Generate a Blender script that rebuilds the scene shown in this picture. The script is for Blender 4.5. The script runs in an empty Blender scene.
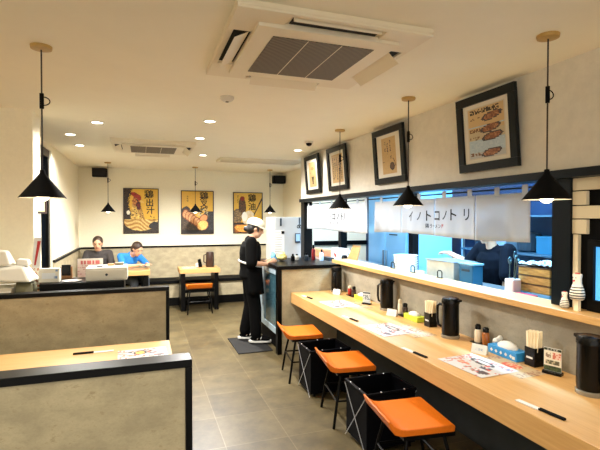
import bpy, math, random
from mathutils import Vector, Matrix
random.seed(7)
C = bpy.context.scene.collection
PI = math.pi
# ------------------------------------------------------------------ camera
CAM_H = 1.6; FPX = 450.0
YAW = math.atan(158/450); PITCH = math.atan(8/450)
cam_d = bpy.data.cameras.new('camera'); cam = bpy.data.objects.new('camera', cam_d); C.objects.link(cam)
cam.location = (0, 0, CAM_H); cam.rotation_euler = (PI/2 - PITCH, 0, -YAW)
cam_d.sensor_fit = 'HORIZONTAL'; cam_d.sensor_width = 36; cam_d.lens = 36*FPX/600
cam_d.clip_start = 0.05; cam_d.clip_end = 100
bpy.context.scene.camera = cam
def yx(u, x):
    """Y on the wall plane at distance x for a sight line at bearing u"""
    a = YAW + math.atan((u-300)/FPX)
    return x/math.tan(a)

# ------------------------------------------------------------------ materials
def lin(c):
    return tuple(((v/255)/12.92 if v/255 <= .04045 else ((v/255+.055)/1.055)**2.4) for v in c[:3])
MATS = {}
def mat(name, c, rough=.6, metal=0, var=0, scale=20, bump=0, emit=0, ec=None, trans=0, coat=0, spec=.5, stretch=None, c2=None, detail=4):
    if name in MATS: return MATS[name]
    m = bpy.data.materials.new(name); m.use_nodes = True
    nt = m.node_tree; b = nt.nodes['Principled BSDF']
    l = lin(c)
    b.inputs['Base Color'].default_value = (*l, 1); b.inputs['Roughness'].default_value = rough
    b.inputs['Metallic'].default_value = metal; b.inputs['Specular IOR Level'].default_value = spec
    b.inputs['Coat Weight'].default_value = coat
    if trans: b.inputs['Transmission Weight'].default_value = trans
    if emit:
        b.inputs['Emission Color'].default_value = (*lin(ec or c), 1); b.inputs['Emission Strength'].default_value = emit
    if var or bump or c2:
        tc = nt.nodes.new('ShaderNodeTexCoord'); mp = nt.nodes.new('ShaderNodeMapping'); nz = nt.nodes.new('ShaderNodeTexNoise')
        nt.links.new(tc.outputs['Object'], mp.inputs[0]); nt.links.new(mp.outputs[0], nz.inputs['Vector'])
        if stretch: mp.inputs['Scale'].default_value = stretch
        nz.inputs['Scale'].default_value = scale; nz.inputs['Detail'].default_value = detail; nz.inputs['Roughness'].default_value = .65
        cr = nt.nodes.new('ShaderNodeValToRGB'); cr.color_ramp.elements[0].position = .32; cr.color_ramp.elements[1].position = .68
        d = lin(c2) if c2 else tuple(v*(1-var) for v in l)
        cr.color_ramp.elements[0].color = (*d, 1); cr.color_ramp.elements[1].color = (*l, 1)
        nt.links.new(nz.outputs['Fac'], cr.inputs[0]); nt.links.new(cr.outputs[0], b.inputs['Base Color'])
        if bump:
            bp = nt.nodes.new('ShaderNodeBump'); bp.inputs['Strength'].default_value = bump; bp.inputs['Distance'].default_value = .01
            nt.links.new(nz.outputs['Fac'], bp.inputs['Height']); nt.links.new(bp.outputs[0], b.inputs['Normal'])
    MATS[name] = m
    return m
CEIL = mat('ceiling_paint', (245, 238, 216), .9, var=.03, scale=3)
WALLC = mat('cream_wallpaper', (244, 236, 210), .9, var=.05, scale=40, bump=.1)
WALLG = mat('pale_plaster', (228, 222, 208), .9, var=.10, scale=14, bump=.25, stretch=(1, 1, 1))
def concrete(name, c, k=.84):
    m = mat(name, c, .7); nt = m.node_tree; b = nt.nodes['Principled BSDF']; l = lin(c)
    tc = nt.nodes.new('ShaderNodeTexCoord'); mp = nt.nodes.new('ShaderNodeMapping'); mp.inputs['Scale'].default_value = (1, 1, 1.7)
    nt.links.new(tc.outputs['Object'], mp.inputs[0])
    def layer(scale, detail, p0, p1, c0, c1):
        n = nt.nodes.new('ShaderNodeTexNoise'); n.inputs['Scale'].default_value = scale; n.inputs['Detail'].default_value = detail; n.inputs['Roughness'].default_value = .72
        r = nt.nodes.new('ShaderNodeValToRGB'); r.color_ramp.elements[0].position = p0; r.color_ramp.elements[1].position = p1
        r.color_ramp.elements[0].color = (*c0, 1); r.color_ramp.elements[1].color = (*c1, 1)
        nt.links.new(mp.outputs[0], n.inputs['Vector']); nt.links.new(n.outputs['Fac'], r.inputs[0]); return r
    a = layer(6, 12, .40, .60, tuple(v*k for v in l), l)
    d = layer(24, 6, .56, .72, (1, 1, 1), (.62, .58, .52))
    e = layer(90, 3, .3, .7, (.93, .93, .93), (1.05, 1.05, 1.05))
    last = a.outputs[0]
    for q in (d, e):
        mx = nt.nodes.new('ShaderNodeMix'); mx.data_type = 'RGBA'; mx.blend_type = 'MULTIPLY'; mx.inputs[0].default_value = 1
        nt.links.new(last, mx.inputs[6]); nt.links.new(q.outputs[0], mx.inputs[7]); last = mx.outputs[2]
    nt.links.new(last, b.inputs['Base Color']); return m
CONC = concrete('concrete_sheet', (184, 171, 139), .74)
CONCG = concrete('grey_concrete_sheet', (156, 147, 127), .76)
BLACK = mat('black_metal', (5, 5, 5), .36, spec=.16)
BLACKM = mat('matte_black', (5, 5, 6), .75, spec=.12)
BLKP = mat('black_plastic', (5, 5, 5), .25, spec=.22)
NAVY = mat('navy_trim', (5, 16, 24), .35, spec=.2)
WHITE = mat('white_plastic', (214, 210, 196), .4)
WHITEP = mat('white_paper', (214, 212, 206), .8)
OFFW = mat('warm_white_metal', (232, 220, 192), .45)
STEEL = mat('brushed_steel', (190, 196, 202), .3, metal=.85, var=.15, scale=30, stretch=(1, 1, 12))
WOOD = mat('pale_wood', (208, 164, 104), .42, c2=(194, 148, 88), scale=5, stretch=(14, .7, 14), detail=6)
WOODX = mat('pale_wood_crosswise', (210, 166, 106), .42, c2=(196, 150, 90), scale=5, stretch=(.7, 14, 14), detail=6)
WOODE = mat('wood_edge', (200, 150, 88), .45, c2=(184, 132, 72), scale=5, stretch=(14, .7, 14))
BROWNW = mat('brown_wood', (150, 104, 58), .5, var=.3, scale=8, stretch=(8, 1, 1))
ORANGE = mat('orange_leather', (220, 110, 3), .45, var=.10, scale=90, bump=.05)
ORANGED = mat('orange_piping', (196, 88, 10), .5)
BRASS = mat('tan_wood_rose', (196, 158, 84), .4, var=.2, scale=30)
NORW = mat('white_cotton', (200, 205, 211), .9, var=.05, scale=200)
def cloth_nodes():
    nt = NORW.node_tree; b = nt.nodes['Principled BSDF']; out = nt.nodes['Material Output']
    t = nt.nodes.new('ShaderNodeBsdfTranslucent'); t.inputs[0].default_value = (.75, .8, .85, 1)
    mx = nt.nodes.new('ShaderNodeMixShader'); mx.inputs[0].default_value = .2
    nt.links.new(b.outputs[0], mx.inputs[1]); nt.links.new(t.outputs[0], mx.inputs[2]); nt.links.new(mx.outputs[0], out.inputs[0])
cloth_nodes()
INK = mat('black_ink', (16, 14, 14), .7)
REDINK = mat('red_ink', (170, 40, 36), .7)
BULB = mat('warm_bulb', (255, 236, 200), .5, emit=5, ec=(255, 236, 200))
DISC = mat('downlight_lens', (255, 246, 226), .5, emit=7, ec=(255, 244, 222))
SHADEIN = mat('white_shade_lining', (245, 240, 228), .5)
DARKHOLE = mat('dark_slot', (22, 19, 16), .8)
SKIN = mat('skin', (214, 166, 134), .55, var=.06, scale=30)
LIP = mat('lips', (170, 96, 86), .5)
EYE = mat('eye_dark', (28, 20, 18), .3)
HAIR = mat('black_hair', (22, 18, 17), .5, var=.4, scale=60)
HAIRB = mat('brown_hair', (60, 44, 34), .5, var=.4, scale=60)
BLKCL = mat('black_cotton', (8, 8, 8), .9, spec=.1, var=.3, scale=60)
NAVYCL = mat('navy_cotton', (16, 22, 40), .9, var=.3, scale=40)
BLUECL = mat('bright_blue_cotton', (38, 128, 214), .85, var=.1, scale=40)
GREYCL = mat('charcoal_cotton', (62, 58, 58), .9, var=.2, scale=40)
JEANS = mat('grey_denim', (78, 84, 92), .9, var=.3, scale=60)
CAPC = mat('cream_cap_cotton', (236, 230, 204), .85)
BLUEG = mat('light_blue_plastic', (92, 168, 222), .45)
KBLUE = mat('blue_tinted_steel', (150, 208, 244), .35, var=.05, scale=3)  # blue reflection on steel put into the refrigerator's colour
KWALL = mat('kitchen_wall_sheet', (9, 50, 92), .4, var=.5, scale=1.5)
KDARK = mat('dark_kitchen_metal', (40, 52, 62), .4, metal=.4)
CERAM = mat('white_ceramic', (240, 238, 234), .2, coat=.4)

# floor tiles
FLOOR = mat('stone_floor_tile', (130, 116, 88), .42)
def floor_nodes():
    nt = FLOOR.node_tree; b = nt.nodes['Principled BSDF']
    tc = nt.nodes.new('ShaderNodeTexCoord'); mp = nt.nodes.new('ShaderNodeMapping')
    mp.inputs['Location'].default_value = (-.085/.457*0.457, -.22, 0)
    br = nt.nodes.new('ShaderNodeTexBrick'); br.offset = 0; br.inputs['Scale'].default_value = 1
    br.inputs['Brick Width'].default_value = .457; br.inputs['Row Height'].default_value = .48
    br.inputs['Mortar Size'].default_value = .004; br.inputs['Mortar Smooth'].default_value = .3
    nt.links.new(tc.outputs['Object'], mp.inputs[0]); nt.links.new(mp.outputs[0], br.inputs['Vector'])
    br.inputs['Color1'].default_value = (*lin((106, 94, 64)), 1); br.inputs['Color2'].default_value = (*lin((88, 77, 51)), 1)
    br.inputs['Mortar'].default_value = (*lin((122, 110, 82)), 1)
    nz = nt.nodes.new('ShaderNodeTexNoise'); nz.inputs['Scale'].default_value = 4.5; nz.inputs['Detail'].default_value = 10; nz.inputs['Roughness'].default_value = .7
    nt.links.new(tc.outputs['Object'], nz.inputs['Vector'])
    cr = nt.nodes.new('ShaderNodeValToRGB'); cr.color_ramp.elements[0].position = .3; cr.color_ramp.elements[1].position = .7
    cr.color_ramp.elements[0].color = (.42, .40, .37, 1); cr.color_ramp.elements[1].color = (1.15, 1.13, 1.1, 1)
    nt.links.new(nz.outputs['Fac'], cr.inputs[0])
    mx = nt.nodes.new('ShaderNodeMix'); mx.data_type = 'RGBA'; mx.blend_type = 'MULTIPLY'; mx.inputs[0].default_value = 1
    nt.links.new(br.outputs['Color'], mx.inputs[6]); nt.links.new(cr.outputs[0], mx.inputs[7]); nt.links.new(mx.outputs[2], b.inputs['Base Color'])
floor_nodes()
# air-conditioner intake grille
GRILLE = mat('intake_mesh', (96, 84, 66), .6)
def grille_nodes():
    nt = GRILLE.node_tree; b = nt.nodes['Principled BSDF']
    tc = nt.nodes.new('ShaderNodeTexCoord'); w = nt.nodes.new('ShaderNodeTexWave')
    w.inputs['Scale'].default_value = 26; w.inputs['Distortion'].default_value = 0; w.bands_direction = 'DIAGONAL'
    nt.links.new(tc.outputs['Object'], w.inputs['Vector'])
    cr = nt.nodes.new('ShaderNodeValToRGB'); cr.color_ramp.elements[0].color = (*lin((52, 44, 34)), 1); cr.color_ramp.elements[1].color = (*lin((128, 114, 92)), 1)
    nt.links.new(w.outputs['Fac'], cr.inputs[0]); nt.links.new(cr.outputs[0], b.inputs['Base Color'])
grille_nodes()
PRINT = bpy.data.materials.new('printed_sheet'); PRINT.use_nodes = True
_n = PRINT.node_tree.nodes.new('ShaderNodeVertexColor'); _n.layer_name = 'ink'
PRINT.node_tree.links.new(_n.outputs[0], PRINT.node_tree.nodes['Principled BSDF'].inputs['Base Color'])
PRINT.node_tree.nodes['Principled BSDF'].inputs['Roughness'].default_value = .45

# ------------------------------------------------------------------ mesh building
class MB:
    def __init__(s): s.v = []; s.f = []; s.m = []
    def add(s, vs, fs, mi=0):
        o = len(s.v); s.v += [tuple(p) for p in vs]; s.f += [tuple(i+o for i in f) for f in fs]; s.m += [mi]*len(fs); return s
    def box(s, x0, x1, y0, y1, z0, z1, mi=0):
        v = [(x, y, z) for z in (z0, z1) for y in (y0, y1) for x in (x0, x1)]
        return s.add(v, [(0,2,3,1),(4,5,7,6),(0,1,5,4),(2,6,7,3),(0,4,6,2),(1,3,7,5)], mi)
    def hexa(s, b, t, mi=0):   # 4 bottom ccw, 4 top
        return s.add(list(b)+list(t), [(3,2,1,0),(4,5,6,7),(0,1,5,4),(1,2,6,5),(2,3,7,6),(3,0,4,7)], mi)
    def quad(s, a, b, c, d, mi=0): return s.add([a, b, c, d], [(0,1,2,3)], mi)
    def tube(s, pts, r, n=8, mi=0, cap=True):
        pts = [Vector(p) for p in pts]; rs = r if isinstance(r, (list, tuple)) else [r]*len(pts)
        rings = []; prev = None
        for i, p in enumerate(pts):
            d = (pts[min(i+1, len(pts)-1)] - pts[max(i-1, 0)]).normalized()
            if prev is None:
                a = d.orthogonal().normalized()
            else:
                a = (prev - d*prev.dot(d)).normalized()
            prev = a; b = d.cross(a)
            rings.append([p + (a*math.cos(2*PI*k/n) + b*math.sin(2*PI*k/n))*rs[i] for k in range(n)])
        v = [q for rg in rings for q in rg]; f = []
        for i in range(len(rings)-1):
            for k in range(n):
                f.append((i*n+k, i*n+(k+1) % n, (i+1)*n+(k+1) % n, (i+1)*n+k))
        if cap: f += [tuple(range(n-1, -1, -1)), tuple((len(rings)-1)*n+k for k in range(n))]
        return s.add(v, f, mi)
    def lathe(s, prof, c=(0, 0, 0), n=24, mi=0, capb=True, capt=True):
        v = []; f = []
        for r, z in prof:
            for k in range(n): v.append((c[0]+r*math.cos(2*PI*k/n), c[1]+r*math.sin(2*PI*k/n), c[2]+z))
        for i in range(len(prof)-1):
            for k in range(n): f.append((i*n+k, i*n+(k+1) % n, (i+1)*n+(k+1) % n, (i+1)*n+k))
        if capb: f.append(tuple(range(n-1, -1, -1)))
        if capt: f.append(tuple((len(prof)-1)*n+k for k in range(n)))
        return s.add(v, f, mi)
    def ell(s, c, r, n=16, m=10, rot=None, mi=0):
        v = [(0, 0, -1)]; f = []
        for i in range(1, m):
            t = -PI/2 + PI*i/m
            for k in range(n): v.append((math.cos(t)*math.cos(2*PI*k/n), math.cos(t)*math.sin(2*PI*k/n), math.sin(t)))
        v.append((0, 0, 1)); L = len(v)-1
        for k in range(n): f.append((0, 1+(k+1) % n, 1+k)); f.append((L, L-n+k, L-n+(k+1) % n))
        for i in range(m-2):
            for k in range(n):
                a = 1+i*n
                f.append((a+k, a+(k+1) % n, a+n+(k+1) % n, a+n+k))
        M = rot if rot else Matrix.Identity(3)
        return s.add([Vector(c) + M @ Vector((p[0]*r[0], p[1]*r[1], p[2]*r[2])) for p in v], f, mi)
    def cap(s, p0, p1, r0, r1, n=12, mi=0):
        p0 = Vector(p0); p1 = Vector(p1); d = (p1-p0); L = d.length; d = d/L if L > 1e-6 else Vector((0, 0, 1))
        pts = []; rs = []
        for t in (-90, -60, -30): pts.append(p0 + d*(r0*math.sin(math.radians(t)))); rs.append(max(r0*math.cos(math.radians(t)), r0*.05))
        pts.append(p0); rs.append(r0); pts.append(p1); rs.append(r1)
        for t in (30, 60, 90): pts.append(p1 + d*(r1*math.sin(math.radians(t)))); rs.append(max(r1*math.cos(math.radians(t)), r1*.05))
        return s.tube(pts, rs, n, mi)
    def prism(s, poly, axis, a0, a1, mi=0):
        """poly in the two other axes, extruded along axis"""
        def P(p, a): return {0: (a, p[0], p[1]), 1: (p[0], a, p[1]), 2: (p[0], p[1], a)}[axis]
        n = len(poly); v = [P(p, a0) for p in poly] + [P(p, a1) for p in poly]
        f = [tuple(range(n-1, -1, -1)), tuple(range(n, 2*n))] + [(i, (i+1) % n, n+(i+1) % n, n+i) for i in range(n)]
        return s.add(v, f, mi)
    def mesh(s, name):
        me = bpy.data.meshes.new(name); me.from_pydata(s.v, [], s.f); me.update()
        return me
    def build(s, name, mats, parent=None, smooth=False, bevel=0, loc=None):
        me = s.mesh(name)
        for m in (mats if isinstance(mats, (list, tuple)) else [mats]): me.materials.append(m)
        for p, mi in zip(me.polygons, s.m): p.material_index = mi; p.use_smooth = smooth
        import bmesh
        bm = bmesh.new(); bm.from_mesh(me); bmesh.ops.recalc_face_normals(bm, faces=bm.faces); bm.to_mesh(me); bm.free()
        if smooth and hasattr(me, 'set_sharp_from_angle'): me.set_sharp_from_angle(angle=math.radians(50))
        o = bpy.data.objects.new(name, me); C.objects.link(o)
        if parent: o.parent = parent
        if loc: o.location = loc
        if bevel:
            b = o.modifiers.new('bevel', 'BEVEL'); b.width = bevel; b.segments = 2; b.limit_method = 'ANGLE'
        return o
def tag(o, label, cat=None, group=None, kind=None):
    o['label'] = label
    if cat: o['category'] = cat
    if group: o['group'] = group
    if kind: o['kind'] = kind
    return o
def thing(name, label, cat, loc=(0, 0, 0), rz=0, group=None):
    o = bpy.data.objects.new(name, None); C.objects.link(o); o.location = loc; o.rotation_euler = (0, 0, rz)
    o.empty_display_size = .1
    return tag(o, label, cat, group)
def struct(name, mb, m, label=None, bevel=0, parent=None):
    o = mb.build(name, m, parent, bevel=bevel)
    if not parent: o['kind'] = 'structure'
    if label: o['label'] = label
    return o
def dup(root, label, loc=None, rz=None):
    def cp(o, par):
        c = o.copy(); C.objects.link(c)
        if par: c.parent = par
        for ch in o.children: cp(ch, c)
        return c
    r = cp(root, None); r['label'] = label
    if loc is not None: r.location = loc
    if rz is not None: r.rotation_euler = (0, 0, rz)
    return r
def text_mesh(body, size, bold=0.0, space=1.0):
    cu = bpy.data.curves.new('t', 'FONT'); cu.body = body; cu.size = size; cu.align_x = 'CENTER'; cu.align_y = 'CENTER'
    cu.offset = bold; cu.space_character = space; cu.resolution_u = 3; cu.fill_mode = 'FRONT'
    ob = bpy.data.objects.new('t', cu); C.objects.link(ob)
    dg = bpy.context.evaluated_depsgraph_get(); dg.update()
    me = bpy.data.meshes.new_from_object(ob.evaluated_get(dg))
    vs = [tuple(v.co) for v in me.vertices]; fs = [tuple(p.vertices) for p in me.polygons]
    bpy.data.objects.remove(ob); bpy.data.curves.remove(cu); bpy.data.meshes.remove(me)
    return vs, fs
def add_text(mb, body, size, fn, bold=0.0, mi=0):
    """fn maps glyph plane (a right, b up) to a point"""
    vs, fs = text_mesh(body, size, bold)
    mb.add([fn(v[0], v[1]) for v in vs], fs, mi)
def printed(name, w, h, nx, ny, fn, P, parent=None, thick=None):
    """sheet of w x h printed with fn(u,v)->rgb255; P(a,b) maps sheet coordinates to a point"""
    vs = []; fs = []; cols = []
    for j in range(ny):
        for i in range(nx):
            fs.append((j*(nx+1)+i, j*(nx+1)+i+1, (j+1)*(nx+1)+i+1, (j+1)*(nx+1)+i)); cols.append((*lin(fn((i+.5)/nx, (j+.5)/ny)), 1))
    for j in range(ny+1):
        for i in range(nx+1): vs.append(P((i/nx-.5)*w, (j/ny-.5)*h))
    me = bpy.data.meshes.new(name); me.from_pydata(vs, [], fs); me.update()
    at = me.color_attributes.new('ink', 'FLOAT_COLOR', 'CORNER')
    for p in me.polygons:
        for li in p.loop_indices: at.data[li].color = cols[p.index]
    me.materials.append(PRINT)
    o = bpy.data.objects.new(name, me); C.objects.link(o)
    if parent: o.parent = parent
    if thick:
        s = o.modifiers.new('thickness', 'SOLIDIFY'); s.thickness = thick; s.offset = -1
    return o
def blob(prims, name, mats, parent=None, voxel=.008, smooth=4, assign=None):
    me = prims.mesh('b'); ob = bpy.data.objects.new('b', me); C.objects.link(ob)
    r = ob.modifiers.new('r', 'REMESH'); r.mode = 'VOXEL'; r.voxel_size = voxel; r.use_smooth_shade = True
    if smooth:
        sm = ob.modifiers.new('s', 'SMOOTH'); sm.iterations = smooth; sm.factor = .5
    dg = bpy.context.evaluated_depsgraph_get(); dg.update()
    m2 = bpy.data.meshes.new_from_object(ob.evaluated_get(dg)); m2.name = name
    bpy.data.objects.remove(ob); bpy.data.meshes.remove(me)
    m2.materials.clear()
    for m in (mats if isinstance(mats, (list, tuple)) else [mats]): m2.materials.append(m)
    for p in m2.polygons:
        p.use_smooth = True
        p.material_index = assign(p.center) if assign else 0
    o = bpy.data.objects.new(name, m2); C.objects.link(o)
    if parent: o.parent = parent
    return o
def mix(a, b, t): t = max(0, min(1, t)); return tuple(a[i]*(1-t)+b[i]*t for i in range(3))
def hsh(x, y, s=0): return (math.sin(x*127.1+y*311.7+s*74.7)*43758.5453) % 1.0
def inell(u, v, cx, cy, rx, ry, a=0):
    dx = u-cx; dy = v-cy; c = math.cos(a); s = math.sin(a)
    return ((dx*c+dy*s)/rx)**2 + ((-dx*s+dy*c)/ry)**2

# ------------------------------------------------------------------ the room
H = 2.49
XL = -1.06; XW = 2.27; YB = 8.85
struct('floor', MB().box(-2.8, 4.4, -2.4, 8.95, -.1, 0), FLOOR)
struct('ceiling', MB().box(-2.8, 4.4, -2.4, 8.95, H, H+.1), CEIL)
struct('wall_back', MB().box(-2.8, 4.4, YB, YB+.1, 0, H), WALLC)
# left wall with the dark window, and the pillar
struct('wall_left', MB().box(XL-.1, XL, 6.31, YB, 0, H), WALLC)
struct('wall_left_lintel', MB().box(XL-.1, XL, 4.55, 6.31, 2.42, H), WALLC)
struct('wall_left_pillar', MB().box(-2.8, -.85, 4.26, 4.55, 0, H), WALLC)
struct('wall_left_front', MB().box(-2.9, -2.8, -2.4, 4.26, 0, H), WALLC)
DGLASS = mat('dark_window_glass', (8, 16, 24), .06)
w1 = struct('window_1', MB().box(XL-.1, XL-.02, 4.55, 4.62, 0, 2.42).box(XL-.1, XL-.02, 6.22, 6.31, 0, 2.42).box(XL-.1, XL-.02, 4.62, 6.22, 2.33, 2.42)
       .box(XL-.1, XL-.02, 4.62, 6.22, 0, .12).box(XL-.1, XL-.02, 5.38, 5.46, .12, 2.33), BLACK)
MB().box(XL-.08, XL-.06, 4.62, 6.22, .12, 2.33).build('pane', DGLASS, w1)
# concrete dado and rails
struct('trim_1', MB().box(XL+.02, 2.66, YB-.02, YB, .45, 1.03), CONC)
struct('trim_2', MB().box(XL, 2.7, YB-.035, YB, 1.03, 1.06), BLACK)
struct('trim_3', MB().box(XL, XL+.02, 6.33, YB-.02, .0, 1.03), CONC)
struct('trim_4', MB().box(XL, XL+.035, 6.33, YB-.035, 1.03, 1.06), BLACK)
# right wall above the serving window and its continuation
RW = MB().box(XW, XW+.13, -2.4, 6.42, 1.868, H)
struct('wall_right', RW, WALLG)
struct('wall_counter', MB().box(XW, XW+.13, -2.4, 4.98, 0, 1.04), CONCG)
struct('wall_right_back', MB().box(2.74, 2.84, 7.35, YB, 0, H), WALLC)
struct('trim_5', MB().box(XW-.03, XW+.13, -2.4, 6.42, 1.82, 1.868), NAVY)
struct('trim_6', MB().box(2.29, 2.40, 1.90, 2.02, 1.085, 1.82), NAVY)
struct('trim_7', MB().box(XW, XW+.13, 6.28, 6.42, 0, 1.82), BLACK)
# kitchen shell behind
struct('wall_kitchen_side', MB().box(4.2, 4.3, .3, 8.0, 0, H), KWALL)
struct('wall_kitchen_end', MB().box(2.84, 4.3, 8.0, 8.1, 0, H), WALLC)
struct('wall_kitchen_front', MB().box(2.4, 4.3, .3, .4, 0, H), KWALL)
struct('trim_8', MB().box(2.84, 4.2, 7.96, 8.0, 1.06, 1.14), BLACK)
struct('trim_9', MB().box(2.74, 2.84, 6.0, 6.09, 0.981, H), BLACK)

# ------------------------------------------------------------------ counter, ledge, end panel
t = thing('dining_counter', 'long pale wood dining counter along the right wall with a thick front edge', 'counter', (1.95, 3, 0))
MB().box(1.635-1.95, XW-.002-1.95, -.9-3, 4.98-3, .60, .72).build('countertop', WOOD, t, bevel=.004)
MB().box(2.22-1.95, XW-.002-1.95, -.9-3, 4.98-3, 0, .60).build('support_panel', mat('dark_panel', (58, 62, 62), .6, var=.3, scale=6), t)
o = MB().box(2.18, 2.40, -.9, 5.04, 1.045, 1.085).build('serving_ledge', WOOD, bevel=.003)
tag(o, 'raised pale wood serving ledge above the dining counter, below the white curtains', 'ledge')
t = thing('end_partition', 'low concrete-faced partition with black edges closing the far end of the dining counter', 'partition', (1.9, 5.02, 0))
MB().box(1.525-1.9, XW+.0-1.9, -.035, .035, 0, .985).build('panel', CONC, t)
MB().box(1.475-1.9, 1.525-1.9, -.04, .04, 0, .985).build('post', BLACK, t)
MB().box(1.465-1.9, 2.4-1.9, -.05, .05, .99, 1.03).build('cap', BLACK, t)

# under-counter glass cooler
t = thing('display_cooler', 'low glass-door cooler with steel frame beside the standing worker', 'cooler', (1.85, 5.55, 0))
y0, y1 = 5.08-5.55, 5.98-5.55; x0 = 1.50-1.85; x1 = 2.25-1.85
MB().box(x0+.04, x1, y0, y1, .0, .99).build('body', BLACKM, t)
MB().box(x0-.02, x1, y0, y1, .992, 1.03).build('worktop', BLACK, t, bevel=.003)
fr = MB().box(x0, x0+.035, y0+.0, y0+.06, .2, .97).box(x0, x0+.035, y1-.28, y1-.2, .2, .97).box(x0, x0+.035, y0+.06, y1-.28, .2, .27).box(x0, x0+.035, y0+.06, y1-.28, .91, .97)
fr.build('door_frame', mat('pale_steel', (186, 208, 222), .35, metal=.3), t)
MB().box(x0+.012, x0+.022, y0+.06, y1-.28, .27, .91).build('door_glass', mat('cooler_glass', (60, 92, 104), .08), t)
MB().box(x0, x0+.035, y1-.2, y1, .2, .97).build('vent_panel', mat('pale_steel', (0, 0, 0)), t)
MB().box(x0-.012, x0, y1-.26, y1-.24, .45, .75).build('handle', STEEL, t)

# decor wall at the right end, over the ledge
struct('wall_right_end', MB().box(2.33, 2.40, -2.4, 1.90, 1.085, 1.82), BLACKM)
CREAMP = mat('cream_board', (236, 222, 188), .7)
def board(a, b, z0, z1, lab):
    o = MB().box(2.305, 2.33, a, b, z0, z1).build('wall_board', CREAMP, bevel=.002); return tag(o, lab, 'board', 'cream boards of the wall pattern')
board(1.45, 1.899, 1.75, 1.818, 'cream board directly under the dark beam beside the black post')
board(1.815, 1.899, 1.668, 1.744, 'short cream board left of the upper black square')
board(1.45, 1.899, 1.592, 1.662, 'long cream board between the two black squares on the right wall')
board(1.812, 1.899, 1.506, 1.586, 'square cream board just above the narrow cream strip')
tag(MB().box(2.305, 2.33, 1.862, 1.893, 1.087, 1.502).build('wall_board', CREAMP, bevel=.002), 'narrow upright cream strip reaching down to the striped chicken figurines', 'board', 'cream boards of the wall pattern')
t = struct('window_2', MB().box(2.30, 2.33, 1.765, 1.80, 1.087, 1.475).box(2.30, 2.33, 1.2, 1.765, 1.44, 1.475).box(2.30, 2.33, 1.2, 1.765, 1.087, 1.15).box(2.30, 2.33, 1.165, 1.2, 1.087, 1.475), BLACK)
MB().box(2.318, 2.328, 1.2, 1.765, 1.15, 1.44).build('pane', mat('glowing_blue_pane', (90, 168, 228), .3, emit=.45, ec=(70, 160, 235)), t)  # pane's own glow stands in for blue kitchen light behind it

# ------------------------------------------------------------------ booth partitions and tables
def booth_partition(name, xl, xr, y0, y1, z, label):
    t = thing(name, label, 'partition', (xr, y0, 0))
    L = xl-xr; d = y1-y0
    MB().box(L, -.026, .012, d-.012, 0, z-.032).build('panel', CONC, t)
    MB().box(L, 0, 0, d, z-.03, z).build('cap', BLACK, t, bevel=.002)
    MB().box(-.025, 0, 0, d, 0, z-.031).build('post', BLACK, t, bevel=.002)
    return t
booth_partition('booth_partition', -2.79, .18, 1.77, 1.865, 1.05, 'near concrete-patterned booth partition with black edging, in front of the wooden table')
booth_partition('booth_partition', -2.79, .20, 3.68, 3.775, 1.05, 'far concrete-patterned booth partition with black edging, in front of the cash register')
t = thing('booth_table', 'pale wood booth table between the two low concrete partitions', 'table', (-.9, 2.95, 0))
MB().box(-1.85, 1.08, -.42, .385, .68, .72).build('tabletop', WOODX, t, bevel=.004)
for x in (-1.5, .8): MB().box(x-.04, x+.04, -.06, .06, .02, .68).build('leg', BLACK, t)
for x in (-1.5, .8): MB().box(x-.2, x+.2, -.25, .25, 0, .02).build('foot', BLACK, t)

# back bench
t = thing('bench', 'long dark-topped bench with concrete front running along the back wall', 'bench', (.8, 8.55, 0))
MB().box(XL+.04-.8, 2.6-.8, -.22, .27, .41, .46).build('seat', BLACKM, t, bevel=.006)
MB().box(XL+.04-.8, 2.6-.8, -.18, .26, .15, .41).build('front_panel', CONC, t)
MB().box(XL+.04-.8, 2.6-.8, -.17, .26, 0, .15).build('kick_board', BLACK, t)

# back tables
def back_table(label, x, y, w, d):
    t = thing('dining_table', label, 'table', (x, y, 0), 0, None)
    MB().box(-w/2, w/2, -d/2, d/2, .645, .72).build('tabletop', WOODX, t, bevel=.004)
    for sx in (-1, 1):
        MB().box(sx*(w/2-.06)-.035, sx*(w/2-.06)+.035, -.22, .22, 0, .645).build('leg', BLACK, t)
    MB().box(-(w/2-.095), w/2-.095, -.02, .02, .28, .33).build('stretcher', BLACK, t)
    return t
back_table('small pale wood table with black legs in the middle, before the back bench', .93, 8.02, .68, .50)
back_table('pale wood table where the two seated guests eat, at the back left', -.28, 8.02, .80, .50)

# ------------------------------------------------------------------ stools
def make_stool(label, x, y, rz):
    t = thing('counter_stool', label, 'stool', (x, y, 0), rz, 'orange seated stools')
    prof = [(.185, .418), (.19, .45), (.175, .462), (.05, .458), (-.10, .456), (-.14, .462), (-.175, .482), (-.20, .512), (-.21, .508), (-.195, .465), (-.17, .432), (-.13, .418)]
    MB().prism(prof, 1, -.195, .205).build('seat', ORANGE, t, smooth=True, bevel=.012)
    MB().box(-.12, .19, -.19, .19, .395, .418).build('seat_plate', BLACK, t)
    for sx in (-1, 1):
        for sy in (-1, 1):
            MB().tube([(sx*.11+.03, sy*.15, .395), (sx*.15+.03, sy*.185, .2), (sx*.18+.03, sy*.2, 0)], .011, 8).build('leg', BLACK, t, smooth=True)
    ring = [(-.15+.03, -.185, .2), (.15+.03, -.185, .2), (.15+.03, .185, .2), (-.15+.03, .185, .2), (-.15+.03, -.185, .2)]
    fr = MB()
    for a, b in zip(ring, ring[1:]): fr.tube([a, b], .008, 6)
    fr.build('foot_rail', BLACK, t)
    return t
s0 = make_stool('orange counter stool at the far end of the counter, beside the concrete end partition', 1.50, 4.26, -.13)
dup(s0, 'middle of the three orange counter stools, between the two black baskets', (1.535, 3.27, 0), -.15)
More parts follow.
